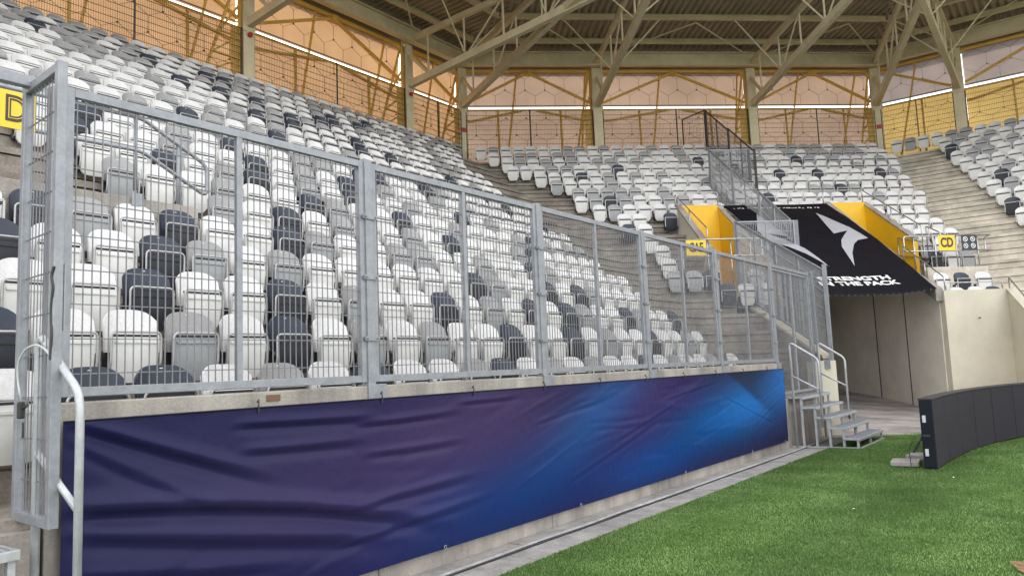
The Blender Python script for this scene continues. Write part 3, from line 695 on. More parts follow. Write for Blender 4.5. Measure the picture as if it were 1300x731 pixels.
for q in near:
    seg, k, s, c, j = q[3]; key = (seg, k) if q[2] > 84 else (seg, k, 'l'); n = rank[key].index(q[3])
    if seg == 0 and q[2] > 84: lab = '%s seat, %s row of the left stand, %s right of the open gate' % (CN[c], ORD[k-1], NTH[n])
    elif seg == 0: lab = '%s seat, %s row of the left stand, %s from the left, beside the gate' % (CN[c], ORD[k-1], NTH[n])
    else: lab = '%s seat, %s row of the %s, %s from its left aisle' % (CN[c], ORD[k-1], ST[seg], NTH[n])
    n_ = SEG[seg][2]
    r = thing('stadium_seat', lab, 'seat', at(seg, s, rowd(k), treadz(k)+LIFT(q[3])+random.uniform(-.004,.004)), math.atan2(n_.y, n_.x)+random.uniform(-.02,.02), 'folding stadium seats in the stands')
    tilt = random.uniform(-.02,.03)
    for nm, me in (('backrest',ME['back'][c]),('seat_pan',ME['pan'][c]),('frame_tube',ME['tube']),('bracket_gap_shade',ME['bracket_gap_shade']),('badge',ME['badge'])):
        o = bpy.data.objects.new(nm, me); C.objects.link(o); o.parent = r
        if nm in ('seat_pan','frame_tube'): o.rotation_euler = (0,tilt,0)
# the remaining seats: one joined object
def far_seats():
    bk = MB(); L_ = []
    nu, nv = 6, 3
    for off in (0, -.03):
        for j in range(nv+1):
            for i_ in range(nu+1):
                u = -1+2*i_/nu; v = j/nv; H = .345*(1-.27*abs(u)**3.6); L_.append((.03-.055*v+.06*abs(u)**2.6+off, u*.222*(1-.04*v), .485+v*H))
    n = nu+1; N = n*(nv+1); fs = []
    for j in range(nv):
        for i_ in range(nu):
            a = j*n+i_; fs += [(a,a+1,a+n+1,a+n),(N+a,N+a+n,N+a+n+1,N+a+1)]
        a = j*n; fs.append((a,a+n,N+a+n,N+a)); a += nu; fs.append((a,N+a,N+a+n,a+n))
    for i_ in range(nu): a = nv*n+i_; fs.append((a,a+1,N+a+1,N+a))
    bk.add(L_, fs)
    pn = MB(); F = [(.085,-.13,.25),(.085,.13,.25),(.11,.18,.33),(.11,-.18,.33),(.122,-.186,.595),(.122,.186,.595)]
    B = [(x-.035,y,z) for x,y,z in F]
    pn.add(F+B, [(0,1,2,3),(3,2,5,4),(4,5,11,10),(0,3,9,6),(3,4,10,9),(1,7,8,2),(2,8,11,5),(0,6,7,1),(6,9,8,7),(9,10,11,8)])
    tb = MB(); tb.bar((.136,-.2,.36),(.136,-.2,.64),.02); tb.bar((.136,.2,.36),(.136,.2,.64),.02); tb.bar((.136,-.2,.65),(.136,.2,.65),.016)
    br = MB(); br.box(-.07,.0,-.2,-.16,.3,.5); br.box(-.07,.0,.16,.2,.3,.5); br.box(.06,.134,-.19,.19,.603,.634)  # last box: dark bar standing in for the shaded gap above the pan
    V = []; F_ = []; mi = []
    mats = [SEATM['W'],SEATM['G'],SEATM['D'],PANM['W'],PANM['G'],PANM['D'],M['tube'],M['black']]
    for q in far:
        seg, k, s, c, j = q[3]; n_ = SEG[seg][2]; ci = 'WGD'.index(c)
        mt = Matrix.Translation(at(seg, s+random.uniform(-.01,.01), rowd(k), treadz(k)+LIFT(q[3])+random.uniform(-.006,.006))) @ Matrix.Rotation(math.atan2(n_.y,n_.x)+random.uniform(-.03,.03), 4, 'Z')
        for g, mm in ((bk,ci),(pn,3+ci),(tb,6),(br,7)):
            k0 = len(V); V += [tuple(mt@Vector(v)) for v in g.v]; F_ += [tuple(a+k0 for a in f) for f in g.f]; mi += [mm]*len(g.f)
    me = bpy.data.meshes.new('distant_seats'); me.from_pydata(V, [], F_)
    for x in mats: me.materials.append(x)
    me.polygons.foreach_set('material_index', mi); me.update(); me.shade_smooth(); me.set_sharp_from_angle(angle=math.radians(45))
    o = bpy.data.objects.new('distant_seats', me); C.objects.link(o)
    tag(o, 'massed white, grey and charcoal folding seats filling the upper rows and far stands', 'seats', kind='stuff')
far_seats()

# ------------------------------------------------------------------ vomitories, tunnel walls, banner
def slab_wall(root, name, i, s0, s1, d0, d1, zb0, zb1, zt0, zt1, m):
    return MB().prism([at(i,s0,d0,0),at(i,s1,d0,0),at(i,s1,d1,0),at(i,s0,d1,0)], [zb0,zb0,zb1,zb1], [zt0,zt0,zt1,zt1]).build(name, m, root)
v1 = thing('yellow_stairwell', 'left yellow walled stairwell opening with grey concrete parapet, left of the climbing fence', 'stairwell')
slab_wall(v1,'back_wall',1, 6.62,7.80, 7.86,8.00, 3.0,3.0, 6.60,6.60, M['yellow'])
slab_wall(v1,'right_wall',1, 7.80,7.92, 4.2,8.00, 3.0,3.0, 4.05,6.60, M['yellow'])
slab_wall(v1,'left_wall',1, 6.50,6.62, 5.0,8.00, 2.6,2.6, 4.45,6.60, M['taupe'])
slab_wall(v1,'wall_coping',1, 6.46,6.66, 4.98,8.02, 4.452,6.603, 4.51,6.66, M['concrete'])
slab_wall(v1,'wall_coping',1, 7.79,7.95, 4.18,8.02, 4.06,6.61, 4.10,6.65, M['concrete'])
slab_wall(v1,'landing',1, 6.55,7.85, 3.75,7.85, 3.0,3.0, 3.22,3.22, M['tread'])
v2 = thing('yellow_stairwell', 'right yellow walled stairwell opening between the black banner and the handrails', 'stairwell')
slab_wall(v2,'back_wall',1, 11.62,12.74, 7.86,8.00, 3.0,3.0, 6.60,6.60, M['yellow'])
slab_wall(v2,'right_wall',1, 12.74,12.86, 5.5,8.00, 3.0,3.0, 4.95,6.60, M['yellow'])
slab_wall(v2,'left_wall',1, 11.50,11.62, 4.6,8.00, 2.6,2.6, 4.20,6.62, M['concrete'])
slab_wall(v2,'wall_coping',1, 12.72,12.90, 5.48,8.02, 4.955,6.605, 5.0,6.65, M['concrete'])
slab_wall(v2,'landing',1, 11.55,12.80, 4.5,7.85, 3.0,3.0, 3.70,3.70, M['tread'])
tw = thing('tunnel_mouth', 'beige tunnel side wall of tall panels under the black banner', 'wall')
# right wall of the tunnel in tall panels with joints
def sl_(d): return 11.10+.105*(d-2.3) if d < 5.7 else 11.457
def zl_(d): return 3.12+.535*(d-2.3) if d < 8.4 else 5.35
for d0, d1 in ((2.29,3.98),(4.0,5.7),(5.72,8.4),(8.42,12.5),(12.52,17)):
    MB().prism([at(1,sl_(d0),d0,0),at(1,sl_(d0)+.16,d0,0),at(1,sl_(d1)+.16,d1,0),at(1,sl_(d1),d1,0)], -.1, [zl_(d0),zl_(d0),zl_(d1),zl_(d1)]).build('wall_panel', M['taupe'], tw)
for dj in (3.99,5.71,8.41,12.51): MB().prism([at(1,sl_(dj)-.004,dj-.022,0),at(1,sl_(dj)+.1,dj-.022,0),at(1,sl_(dj)+.1,dj+.022,0),at(1,sl_(dj)-.004,dj+.022,0)], -.1, zl_(dj)-.02).build('joint_strip', M['slot'], tw)
slab_wall(tw,'end_wall',1, 4.0,12.0, 17.0,17.2, -.1,-.1, 9.3,9.3, M['taupe'])
cw = thing('cream_wall', 'cream painted wall right of the tunnel, seats peeking over its top', 'wall')
slab_wall(cw,'wall_face',1, 11.121,12.80, 2.10,2.28, -.1,-.1, 3.15,3.15, M['cream'])
cr_ = thing('cream_side_wall', 'cream side wall sloping down towards the pitch at the right edge', 'wall')
a_, b_ = at(1,12.80,2.13,0), at(1,12.12,-.1,0); dv = Vector((.16,.02,0))
MB().prism([a_, b_, b_+dv, a_+dv], -.1, [3.13,1.6,1.6,3.13]).build('wall_face', M['cream'], cr_)
MB().prism([a_+Vector((-.02,0,0)), b_+Vector((-.02,0,0)), b_+dv*1.2, a_+dv*1.2], [3.132,1.602,1.602,3.132], [3.18,1.65,1.65,3.18]).build('coping', M['cream'], cr_)
rw = thing('right_front_wall', 'low concrete front wall of the right stand', 'wall')
MB().prism([at(2,5.9,0,0),at(2,16,0,0),at(2,16,.18,0),at(2,5.95,.18,0)], -.1, 1.57).build('wall_panel', M['concrete'], rw)
pin = at(1,11.95,2.06,2.45); MB().tube([pin, pin+Vector((.02,-.05,0))], .02, 6).build('wall_pin', M['black'], cw)

# black banner laid over the tunnel, with print
bb = thing('black_banner', 'large black banner with grey angular logo and white slogan hung over the tunnel', 'banner')
TL, TR, BR, BL = (7.98,7.96,6.60), (11.50,7.96,6.60), (10.92,2.06,3.20), (7.99,2.06,3.12)
def bpt(u, v, lift=0.):
    s = (TL[0]*(1-u)+TR[0]*u)*v+(BL[0]*(1-u)+BR[0]*u)*(1-v); d = TL[1]*v+BL[1]*(1-v)
    z = (TL[2]*(1-u)+TR[2]*u)*v+(BL[2]*(1-u)+BR[2]*u)*(1-v)
    z += -.09*math.sin(PI*u)*(1-v)**5 + .018*math.sin(7*v+5*u)*math.sin(PI*u) + .10*math.sin(PI*v)+.02*math.sin(23*v+3*u)*.4
    return at(1, s, d, z+lift)
NU, NV = 40, 70; mb = MB()
mb.add([bpt(i_/NU, j/NV) for j in range(NV+1) for i_ in range(NU+1)], [(j*(NU+1)+i_, j*(NU+1)+i_+1, (j+1)*(NU+1)+i_+1, (j+1)*(NU+1)+i_) for j in range(NV) for i_ in range(NU)])
clo = mb.build('cloth', M['blackcloth'], bb, smooth=True)
so_ = clo.modifiers.new('thickness','SOLIDIFY'); so_.thickness = .006; so_.offset = -1
def print_poly(uvs, m, name, sub=6):
    from mathutils.geometry import tessellate_polygon
    bm = bmesh.new(); vs = [bm.verts.new((u, v, 0)) for u, v in uvs]
    for t in tessellate_polygon([[Vector((u, v, 0)) for u, v in uvs]]): bm.faces.new([vs[k] for k in t])
    for _ in range(4): bmesh.ops.subdivide_edges(bm, edges=bm.edges[:], cuts=1, use_grid_fill=True)
    for v in bm.verts: v.co = bpt(v.co.x, v.co.y, .016)
    me = bpy.data.meshes.new(name); bm.to_mesh(me); bm.free(); me.materials.append(m)
    o = bpy.data.objects.new(name, me); C.objects.link(o); o.parent = bb; return o

LOGO = [(.77,.839),(.695,.537),(.842,.572),(.70,.467),(.652,.404),(.622,.308),(.598,.223),(.684,.342),(.768,.422),(.83,.457),(.929,.473),(.90,.618),(.838,.717)]
def remap(u, v):
    l0 = 7.35+.63*v; r0 = 10.92+.58*v; s_ = l0+u*(r0-l0); l1 = 7.985; return max(.012, (s_-l1)/(r0-l1)), v
print_poly([remap(*q) for q in LOGO], M['grey_print'], 'logo_mark')
print_poly([remap(1.0-u, v) for u, v in LOGO][::-1], M['grey_print'], 'logo_mark')
def cloth_text(txt, u0, u1, v0, v1, name):
    t = text_mesh(txt, 1.0, M['white_print'], name, bb, Matrix.Identity(4), offset=.035, extrude=0)
    xs = [v.co.x for v in t.data.vertices]; ys = [v.co.y for v in t.data.vertices]; x0, x1, y0, y1 = min(xs), max(xs), min(ys), max(ys)
    for v in t.data.vertices: v.co = bpt(u0+(v.co.x-x0)/(x1-x0)*(u1-u0), v0+(v.co.y-y0)/(y1-y0)*(v1-v0), .014)
cloth_text('STRENGTH', .096, .728, .107, .139, 'slogan')
cloth_text('IN THE PACK', .070, .766, .066, .099, 'slogan')
# small white line of print along the upper edge (too fine to read)
mb = MB(); rq = random.Random(4); u = .06
while u < .90:
    wd = rq.uniform(.008,.022)
    if rq.random() < .86:
        v0 = .927+rq.uniform(-.002,.006); v1 = v0+rq.uniform(.008,.018)
        mb.add([bpt(u,v0,.012), bpt(u+wd,v0,.012), bpt(u+wd*.8+.004,v1,.012), bpt(u+.004,v1,.012)], [(0,1,2,3)])
    u += wd+rq.uniform(.004,.009)
mb.build('small_print', M['white_print'], bb)
for k in range(19):
    q = bpt(k/18, 0, 0); MB().tube([q+Vector((0,0,.02)), q+Vector((.0,0,-.03))], .005, 5).build('cable_tie', M['galv'], bb)

# ------------------------------------------------------------------ rails and signs
def rail(name, label, pathset, r=.02, cat='handrail', posts=(), bend=.08, m=None):
    t = thing(name, label, cat)
    for p_ in pathset: MB().tube(p_, r, 8, bend=bend).build('rail', m or M['stainless'], t, smooth=True)
    for a_, b_ in posts: MB().tube([a_, b_], r*.95, 8).build('post', m or M['stainless'], t, smooth=True)
    return t
# left stand, above row five: two bars ending in a sloping loop
XR = -8.33
rl = rail('guard_rail', 'double bar guard rail with sloping looped end in front of the left stair landing', 
     [[(XR,.5,4.60),(XR,4.30,4.64),(XR,5.10,4.24),(XR,5.10,3.86),(XR,4.30,4.26),(XR,.5,4.20)]], .024, posts=[((XR-.01,4.235,4.63),(XR-.01,4.235,3.80)),((XR-.01,4.74,4.42),(XR-.01,4.74,3.62)),((XR-.01,3.45,4.62),(XR-.01,3.45,3.8)),((XR-.01,2.2,4.6),(XR-.01,2.2,3.8))], bend=.10, m=M['galv'])
for yv in (4.235,3.45): MB().box(XR+.03,XR+.042,yv-.06,yv+.06,3.62,3.76).build('base_plate', M['galv'], rl)
up = thing('landing_upstand', 'low concrete upstand edge below the guard rail in the left stand', 'wall')
for y0,y1 in ((-1.0,1.9),(1.91,3.35),(3.36,4.98)): MB().box(XR-.14,XR+.02,y0,y1,3.2,3.71).build('upstand_block', M['concrete'], up, bevel=.01)
MB().box(-11.2,XR-.142,-2.0,3.75,3.2,3.735).build('landing_slab', M['tread'], up)
for k in range(4): MB().box(-11.3,-9.1-.55*k,-2.0,3.6,3.74+.23*k,3.74+.23*(k+1)).build('stair_step', M['tread'], up)
def sign_plate(name, label, c, ax, w, h, m):
    """c centre, ax horizontal unit vector (reading direction)"""
    t = thing(name, label, 'sign'); ax = Vector(ax).normalized(); nz = Vector((0,0,1)); nf = ax.cross(nz)   # faces the viewer
    c = Vector(c); mtx = Matrix((ax, nz, nf)).transposed().to_4x4(); mtx.translation = c
    b = MB(); b.box(-w/2,w/2,-h/2,h/2,-.006,.0); o = b.build('plate', m, t, bevel=.002); o.data.transform(mtx)
    return t, mtx
sg, mx_ = sign_plate('section_sign', 'yellow sign with the letter D hanging on the guard rail at the left edge', (XR+.03,2.90,4.40), (0,1,0), .60, .38, M['sign_y'])
text_mesh('D', .36, M['ink'], 'lettering', sg, mx_ @ Matrix.Translation((.12,-.0,.003)), offset=.012, extrude=.001, sx=.8)
text_mesh('D', .34, M['sign_y'], 'lettering_inline', sg, mx_ @ Matrix.Translation((.12,0,.006)), offset=-.012, extrude=.0006, sx=.8)
text_mesh('C', .36, M['ink'], 'lettering', sg, mx_ @ Matrix.Translation((-.14,-.0,.003)), offset=.012, extrude=.001, sx=.8)
# CD rail on the right landing
P_ = lambda s, d, z: at(1, s, d, z)
rail('guard_rail', 'double bar guard rail carrying the CD sign above the cream wall', [[P_(11.9,4.42,4.46),P_(11.72,4.42,4.46),P_(11.72,4.42,4.88),P_(14.3,4.42,4.88)],[P_(11.8,4.42,4.46),P_(14.3,4.42,4.45)],[P_(14.28,4.42,4.88),P_(14.5,4.9,4.88),P_(14.5,4.9,4.45),P_(14.28,4.42,4.45)]],
     .02, posts=[(P_(s_,4.44,4.88),P_(s_,4.44,3.9)) for s_ in (12.02,12.65,13.28,13.92)])
us = thing('rail_upstand', 'low concrete edge carrying the CD guard rail', 'wall')
slab_wall(us,'upstand_block',1, 12.3,13.2, 4.36,4.5, 3.0,3.0, 4.0,4.0, M['tread_pale']); slab_wall(us,'upstand_block',1, 13.21,14.1, 4.36,4.5, 3.0,3.0, 3.99,3.99, M['tread_pale'])
ub = SEG[1][1]
sg, mx_ = sign_plate('section_sign', 'yellow CD sign on the guard rail above the cream wall', P_(12.965,4.38,4.67), (ub.x,ub.y,0), .49, .43, M['sign_y'])
text_mesh('CD', .36, M['ink'], 'lettering', sg, mx_ @ Matrix.Translation((0,0,.003)), offset=.014, extrude=.001, sx=.72)
sg, mx_ = sign_plate('rules_sign', 'dark navy sign with four round white symbols beside the CD sign', P_(13.63,4.38,4.67), (ub.x,ub.y,0), .46, .42, M['sign_d'])
for a_ in (-.11,.11):
    for b_ in (-.095,.095):
        g = MB(); g.add([(a_+.07*math.cos(k*PI/8), b_+.07*math.sin(k*PI/8), .004) for k in range(16)]+[(a_+.052*math.cos(k*PI/8), b_+.052*math.sin(k*PI/8), .004) for k in range(16)], [(k,(k+1)%16,(k+1)%16+16,k+16) for k in range(16)])
        g.box(a_-.02,a_+.015,b_-.018,b_+.02,.002,.004)
        g.add([(a_-.045,b_+.035,.005),(a_-.035,b_+.045,.005),(a_+.045,b_-.035,.005),(a_+.035,b_-.045,.005)], [(3,2,1,0)])
        o = g.build('symbol', M['white_print'], sg); o.data.transform(mx_)
rail('low_rail', 'low round bar rail along the top of the cream wall', [[P_(11.22,2.16,3.15),P_(11.22,2.16,3.34),P_(12.72,2.16,3.34),P_(12.72,2.16,3.15)]], .016, bend=.05)
rail('guard_rail', 'guard rail carrying the CAE sign in front of the left yellow stairwell', [[P_(5.26,4.42,4.93),P_(7.62,4.42,4.93),P_(7.62,4.42,4.47),P_(5.26,4.42,4.47)]], .02, posts=[(P_(s_,4.44,4.93),P_(s_,4.44,3.5)) for s_ in (5.4,6.1,6.75,7.3)])
sg, mx_ = sign_plate('section_sign', 'yellow CAE sign seen through the fence below the yellow stairwell', P_(5.76,4.38,4.70), (ub.x,ub.y,0), .56, .42, M['sign_y'])
text_mesh('CAE', .34, M['ink'], 'lettering', sg, mx_ @ Matrix.Translation((0,0,.003)), offset=.012, extrude=.001, sx=.62)
rail('top_rail', 'horizontal rail above the black banner and right stairwell, in front of the seats', [[P_(9.0,7.97,6.6),P_(9.0,7.97,7.03),P_(12.75,7.97,7.03),P_(12.75,7.97,6.6)]], .018, posts=[(P_(s_,7.97,7.03),P_(s_,7.97,6.6)) for s_ in (10.2,11.4)], bend=.05)
rail('top_rail', 'short rail above the left yellow stairwell', [[P_(6.5,7.97,6.6),P_(6.5,7.97,7.03),P_(7.85,7.97,7.03),P_(7.85,7.97,6.6)]], .018, bend=.05)
rail('stair_rail', 'handrail running down the grey parapet of the left stairwell', [[P_(6.55,8.3,6.65),P_(6.55,8.3,7.05),P_(6.55,5.6,5.45),P_(6.55,5.6,4.6)]], .018, posts=[(P_(6.55,7.0,6.25),P_(6.55,7.0,5.7))], bend=.08)
rail('stair_rail', 'upper handrail running down beside the right stairwell', [[P_(12.95,8.3,6.6),P_(12.95,8.3,7.1),P_(12.95,5.4,5.35),P_(12.95,5.4,4.5)],[P_(12.95,5.2,4.5),P_(12.95,5.2,5.30),P_(12.95,4.6,5.0),P_(12.95,4.6,4.0)]], .018, posts=[(P_(12.95,6.8,6.2),P_(12.95,6.8,5.2))], bend=.08)
rail('stair_rail', 'lower handrail running along the right edge of the black banner', [[P_(11.66,4.4,4.2),P_(11.66,4.4,4.62),P_(11.3,2.3,3.5),P_(11.3,2.3,3.1)]], .018, posts=[(P_(11.5,3.3,4.0),P_(11.5,3.3,3.6))], bend=.06)
rail('looped_rail', 'small looped rail on the inner yellow wall of the right stairwell', [[P_(12.70,6.2,4.95),P_(12.70,6.2,5.15),P_(12.70,5.0,4.8),P_(12.70,5.0,4.35),P_(12.70,6.2,4.6),P_(12.70,6.2,4.95)]], .016, bend=.05)
rail('stair_rail', 'handrail on the sloping cream wall at the right picture edge', [[at(1,12.78,2.0,3.15),at(1,12.78,2.0,3.42),at(1,12.2,.2,2.1),at(1,12.2,.2,1.7)]], .018, bend=.06)
pr_ = thing('parapet', 'sloping concrete parapet strip between the black banner and the right handrail', 'wall')
slab_wall(pr_,'coping',1, 11.46,11.62, 4.4,8.0, 4.21,6.625, 4.26,6.67, M['concrete'])
MB().prism([at(1,10.93,2.14,0),at(1,11.13,2.14,0),at(1,11.62,4.6,0),at(1,11.46,4.6,0)], [2.9,2.9,4.0,4.0], [3.2,3.2,4.28,4.28]).build('coping', M['concrete'], pr_)

# ------------------------------------------------------------------ LED perimeter board
led = thing('led_board', 'dark curved LED perimeter board standing on the turf at the right', 'LED board', (-1.9,12.4,0))
LP = [(-1.90,12.38),(-1.88,13.34),(-1.82,14.30),(-1.71,15.26),(-1.53,16.20),(-1.27,17.13),(-.92,18.02),(-.45,18.86),(.12,19.64),(.80,20.3)]
M['led'] = mat('led_face', (.028,.026,.033), .6, var=.08, scale=2, spec=.2)
_n = M['led'].node_tree.nodes; _l = M['led'].node_tree.links
wv = _n.new('ShaderNodeTexWave'); wv.bands_direction = 'Z'; wv.inputs['Scale'].default_value = 28; gg = _n.new('ShaderNodeNewGeometry'); _l.new(gg.outputs['Position'], wv.inputs['Vector'])
bpn = _n.new('ShaderNodeBump'); bpn.inputs['Strength'].default_value = .35; bpn.inputs['Distance'].default_value = .004; _l.new(wv.outputs['Fac'], bpn.inputs['Height']); _l.new(bpn.outputs[0], _n['Principled BSDF'].inputs['Normal'])
L0 = Vector((-1.9,12.4,0))
for k in range(len(LP)-1):
    a = Vector((*LP[k],0))-L0; b = Vector((*LP[k+1],0))-L0; d = (b-a).normalized(); n = Vector((-d.y,d.x,0))  # behind
    g = .007 if k in (3,4) else .0015
    c_ = MB(); c_.prism([a+d*g, b-d*g, b-d*g+n*.16, a+d*g+n*.16], .03, .985); cb_ = c_.build('cabinet', M['cabinet'], led, bevel=.004)
    for (z0,z1) in ((.035,.98),):
        q = MB(); q.prism([a+d*(g+.004)-n*.014, b-d*(g+.004)-n*.014, b-d*(g+.004)-n*.001, a+d*(g+.004)-n*.001], z0, z1); q.build('screen_panel', M['led'], led, bevel=.002)
    MB().prism([a-n*.018, b-n*.018, b+n*.17, a+n*.17], .987, 1.012).build('top_pad', M['black'], led, bevel=.004)
    if k == 0: continue
    s_ = MB(); q0 = a+d*.3+n*.16; s_.bar(q0+Vector((0,0,.75)), q0+n*.42+Vector((0,0,.04)), .03); s_.bar(q0+Vector((0,0,.04)), q0+n*.42+Vector((0,0,.03)), .03); s_.build('brace', M['black'], led)
for z in (.25,.72):
    MB().box(.03-.16,.075-.16,-.032,-.016,z-.05,z+.05).build('handle_recess', M['bulb'], led, bevel=.003)
MB().box(-.145,-.05,-.030,-.016,.47,.50).build('latch', M['black'], led)
MB().tube([(-.03-.12,-.01,.40),(-.26,-.05,.42),(-.34,-.02,.30),(-.33,.0,.05)], .006, 6, bend=.05).build('power_cable', M['black'], led)
for k, (x, y_, rz, lb) in enumerate(((-2.36,12.72,.1,'nearest grey concrete counterweight slab behind the LED board end'),(-2.27,13.55,-.12,'second grey counterweight slab further behind the LED board end'))):
    t = thing('counterweight', lb, 'weight', (x,y_,.02), rz); MB().box(-.19,.19,-.2,.2,0,.075).build('block', M['rubber'], t, bevel=.015)

# ------------------------------------------------------------------ facade: columns, screens, steel
COL = [(0,46.4),(0,53.31),(0,60.2),('K',1),(1,5.68),(1,12.35),('K',2),(2,3.15),(2,10.0)]
def inward(c):
    if c[0] == 'K':
        n = (SEG[c[1]-1][2]+SEG[c[1]][2]).normalized(); return Vector((n.x,n.y,0))
    n = SEG[c[0]][2]; return Vector((n.x,n.y,0))
def colpos(c, dd=.0):
    if c[0] == 'K': p = Vector((*K[c[1]],0)); n = inward(c); return p+n*(.15+dd)/math.cos(math.radians(22))
    return at(c[0], c[1], DB-.15-dd, 0)
place = {0:'furthest left, at the picture top',1:'left of the orange screens',2:'second of the orange screens',3:'at the corner of orange and pink screens',4:'between the first two pink screens',5:'behind the climbing fence',6:'at the corner of pink and golden screens',7:'beside the golden screen at the right',8:'at the far right edge'}
for ci, c in enumerate(COL):
    n = inward(c); u = Vector((-n.y,n.x,0)); p = colpos(c)
    t = thing('roof_column', 'cream steel column %s' % place[ci], 'column', p, 0)
    f = MB(); f.box(-.10,.10,-.19,-.172,0,0); f = MB()
    def cb3(a0,a1,b0,b1,z0,z1,mb):
        mb.prism([n*a0+u*b0, n*a0+u*b1, n*a1+u*b1, n*a1+u*b0], z0, z1)
    cb3(.10,.125,-.19,.19,9.7,13.95,f); cb3(-.125,-.10,-.19,.19,9.7,13.95,f); cb3(-.10,.10,-.012,.012,9.7,13.95,f)
    f.build('shaft', M['cream_steel'], t)
    g = MB(); cb3(-.22,.22,-.26,.26,9.70,9.74,g); g.build('base_plate', M['cream_steel'], t)
    g = MB(); cb3(.126,.15,-.22,.22,12.1,12.7,g); g.build('splice_plate', M['cream_steel'], t)
    if ci in (1,2): 
        al = thing('fire_bell', 'small red alarm bell on the %s orange side column' % ('first' if ci==1 else 'second'), 'alarm', p+n*.16+Vector((0,0,12.0)))
        MB().tube([(0,0,0), tuple(n*.07)], .075, 12).build('bell', M['red'], al)
    if ci in (3,6):
        al = thing('fire_notice', 'small red notice on the %s corner column' % ('left' if ci==3 else 'right'), 'sign', p+n*.13+Vector((0,0,11.35)))
        g = MB(); cb3(0,.008,-.1,.1,-.09,.09,g); g.build('plate', M['red'], al)
    # truss
    tr = thing('roof_truss', 'cream steel roof truss on the column %s' % place[ci], 'truss', p, 0)
    DR = 11.2
    lo = lambda r: n*r+Vector((0,0,12.36+.10*r)); hi_ = lambda r: n*r+Vector((0,0,14.10+.045*r))
    g = MB(); g.bar(lo(.13), lo(DR), .20, .26); g.build('bottom_chord', M['cream_steel'], tr, bevel=.006)
    g = MB(); g.bar(hi_(-.2), hi_(DR), .16, .20); g.build('top_chord', M['cream_steel'], tr, bevel=.006)
    rs = [1.1+1.75*k for k in range(6)]
    for k, r in enumerate(rs):
        MB().tube([lo(r), hi_(r)], .038, 8).build('web_post', M['cream_steel'], tr)
        if k in (1,3): MB().tube([lo(r), hi_(rs[k+1])], .034, 8).build('web_diagonal', M['cream_steel'], tr)
    MB().bar(n*.1+Vector((0,0,13.55)), lo(1.1)+Vector((0,0,.1)), .08, .10).build('short_strut', M['cream_steel'], tr)
    for r, lt in (((2.9,1.9),(6.4,2.1)) if c[0] != 'K' else ()):
        for sg_ in (-1,1):
            MB().tube([lo(r)+Vector((0,0,.08)), n*(r+.3)+u*lt*sg_+Vector((0,0,14.52+.045*r))], .030, 8).build('knee_brace', M['cream_steel'], tr)
bays = []
def bayends(i):
    cs = {0:[39.5,46.4,53.31,60.2,63.4],1:[0,5.68,12.35,18.01],2:[0,3.15,10.0,17.0]}[i]; return list(zip(cs[:-1],cs[1:]))
BN = {0:'orange',1:'pink',2:'golden'}
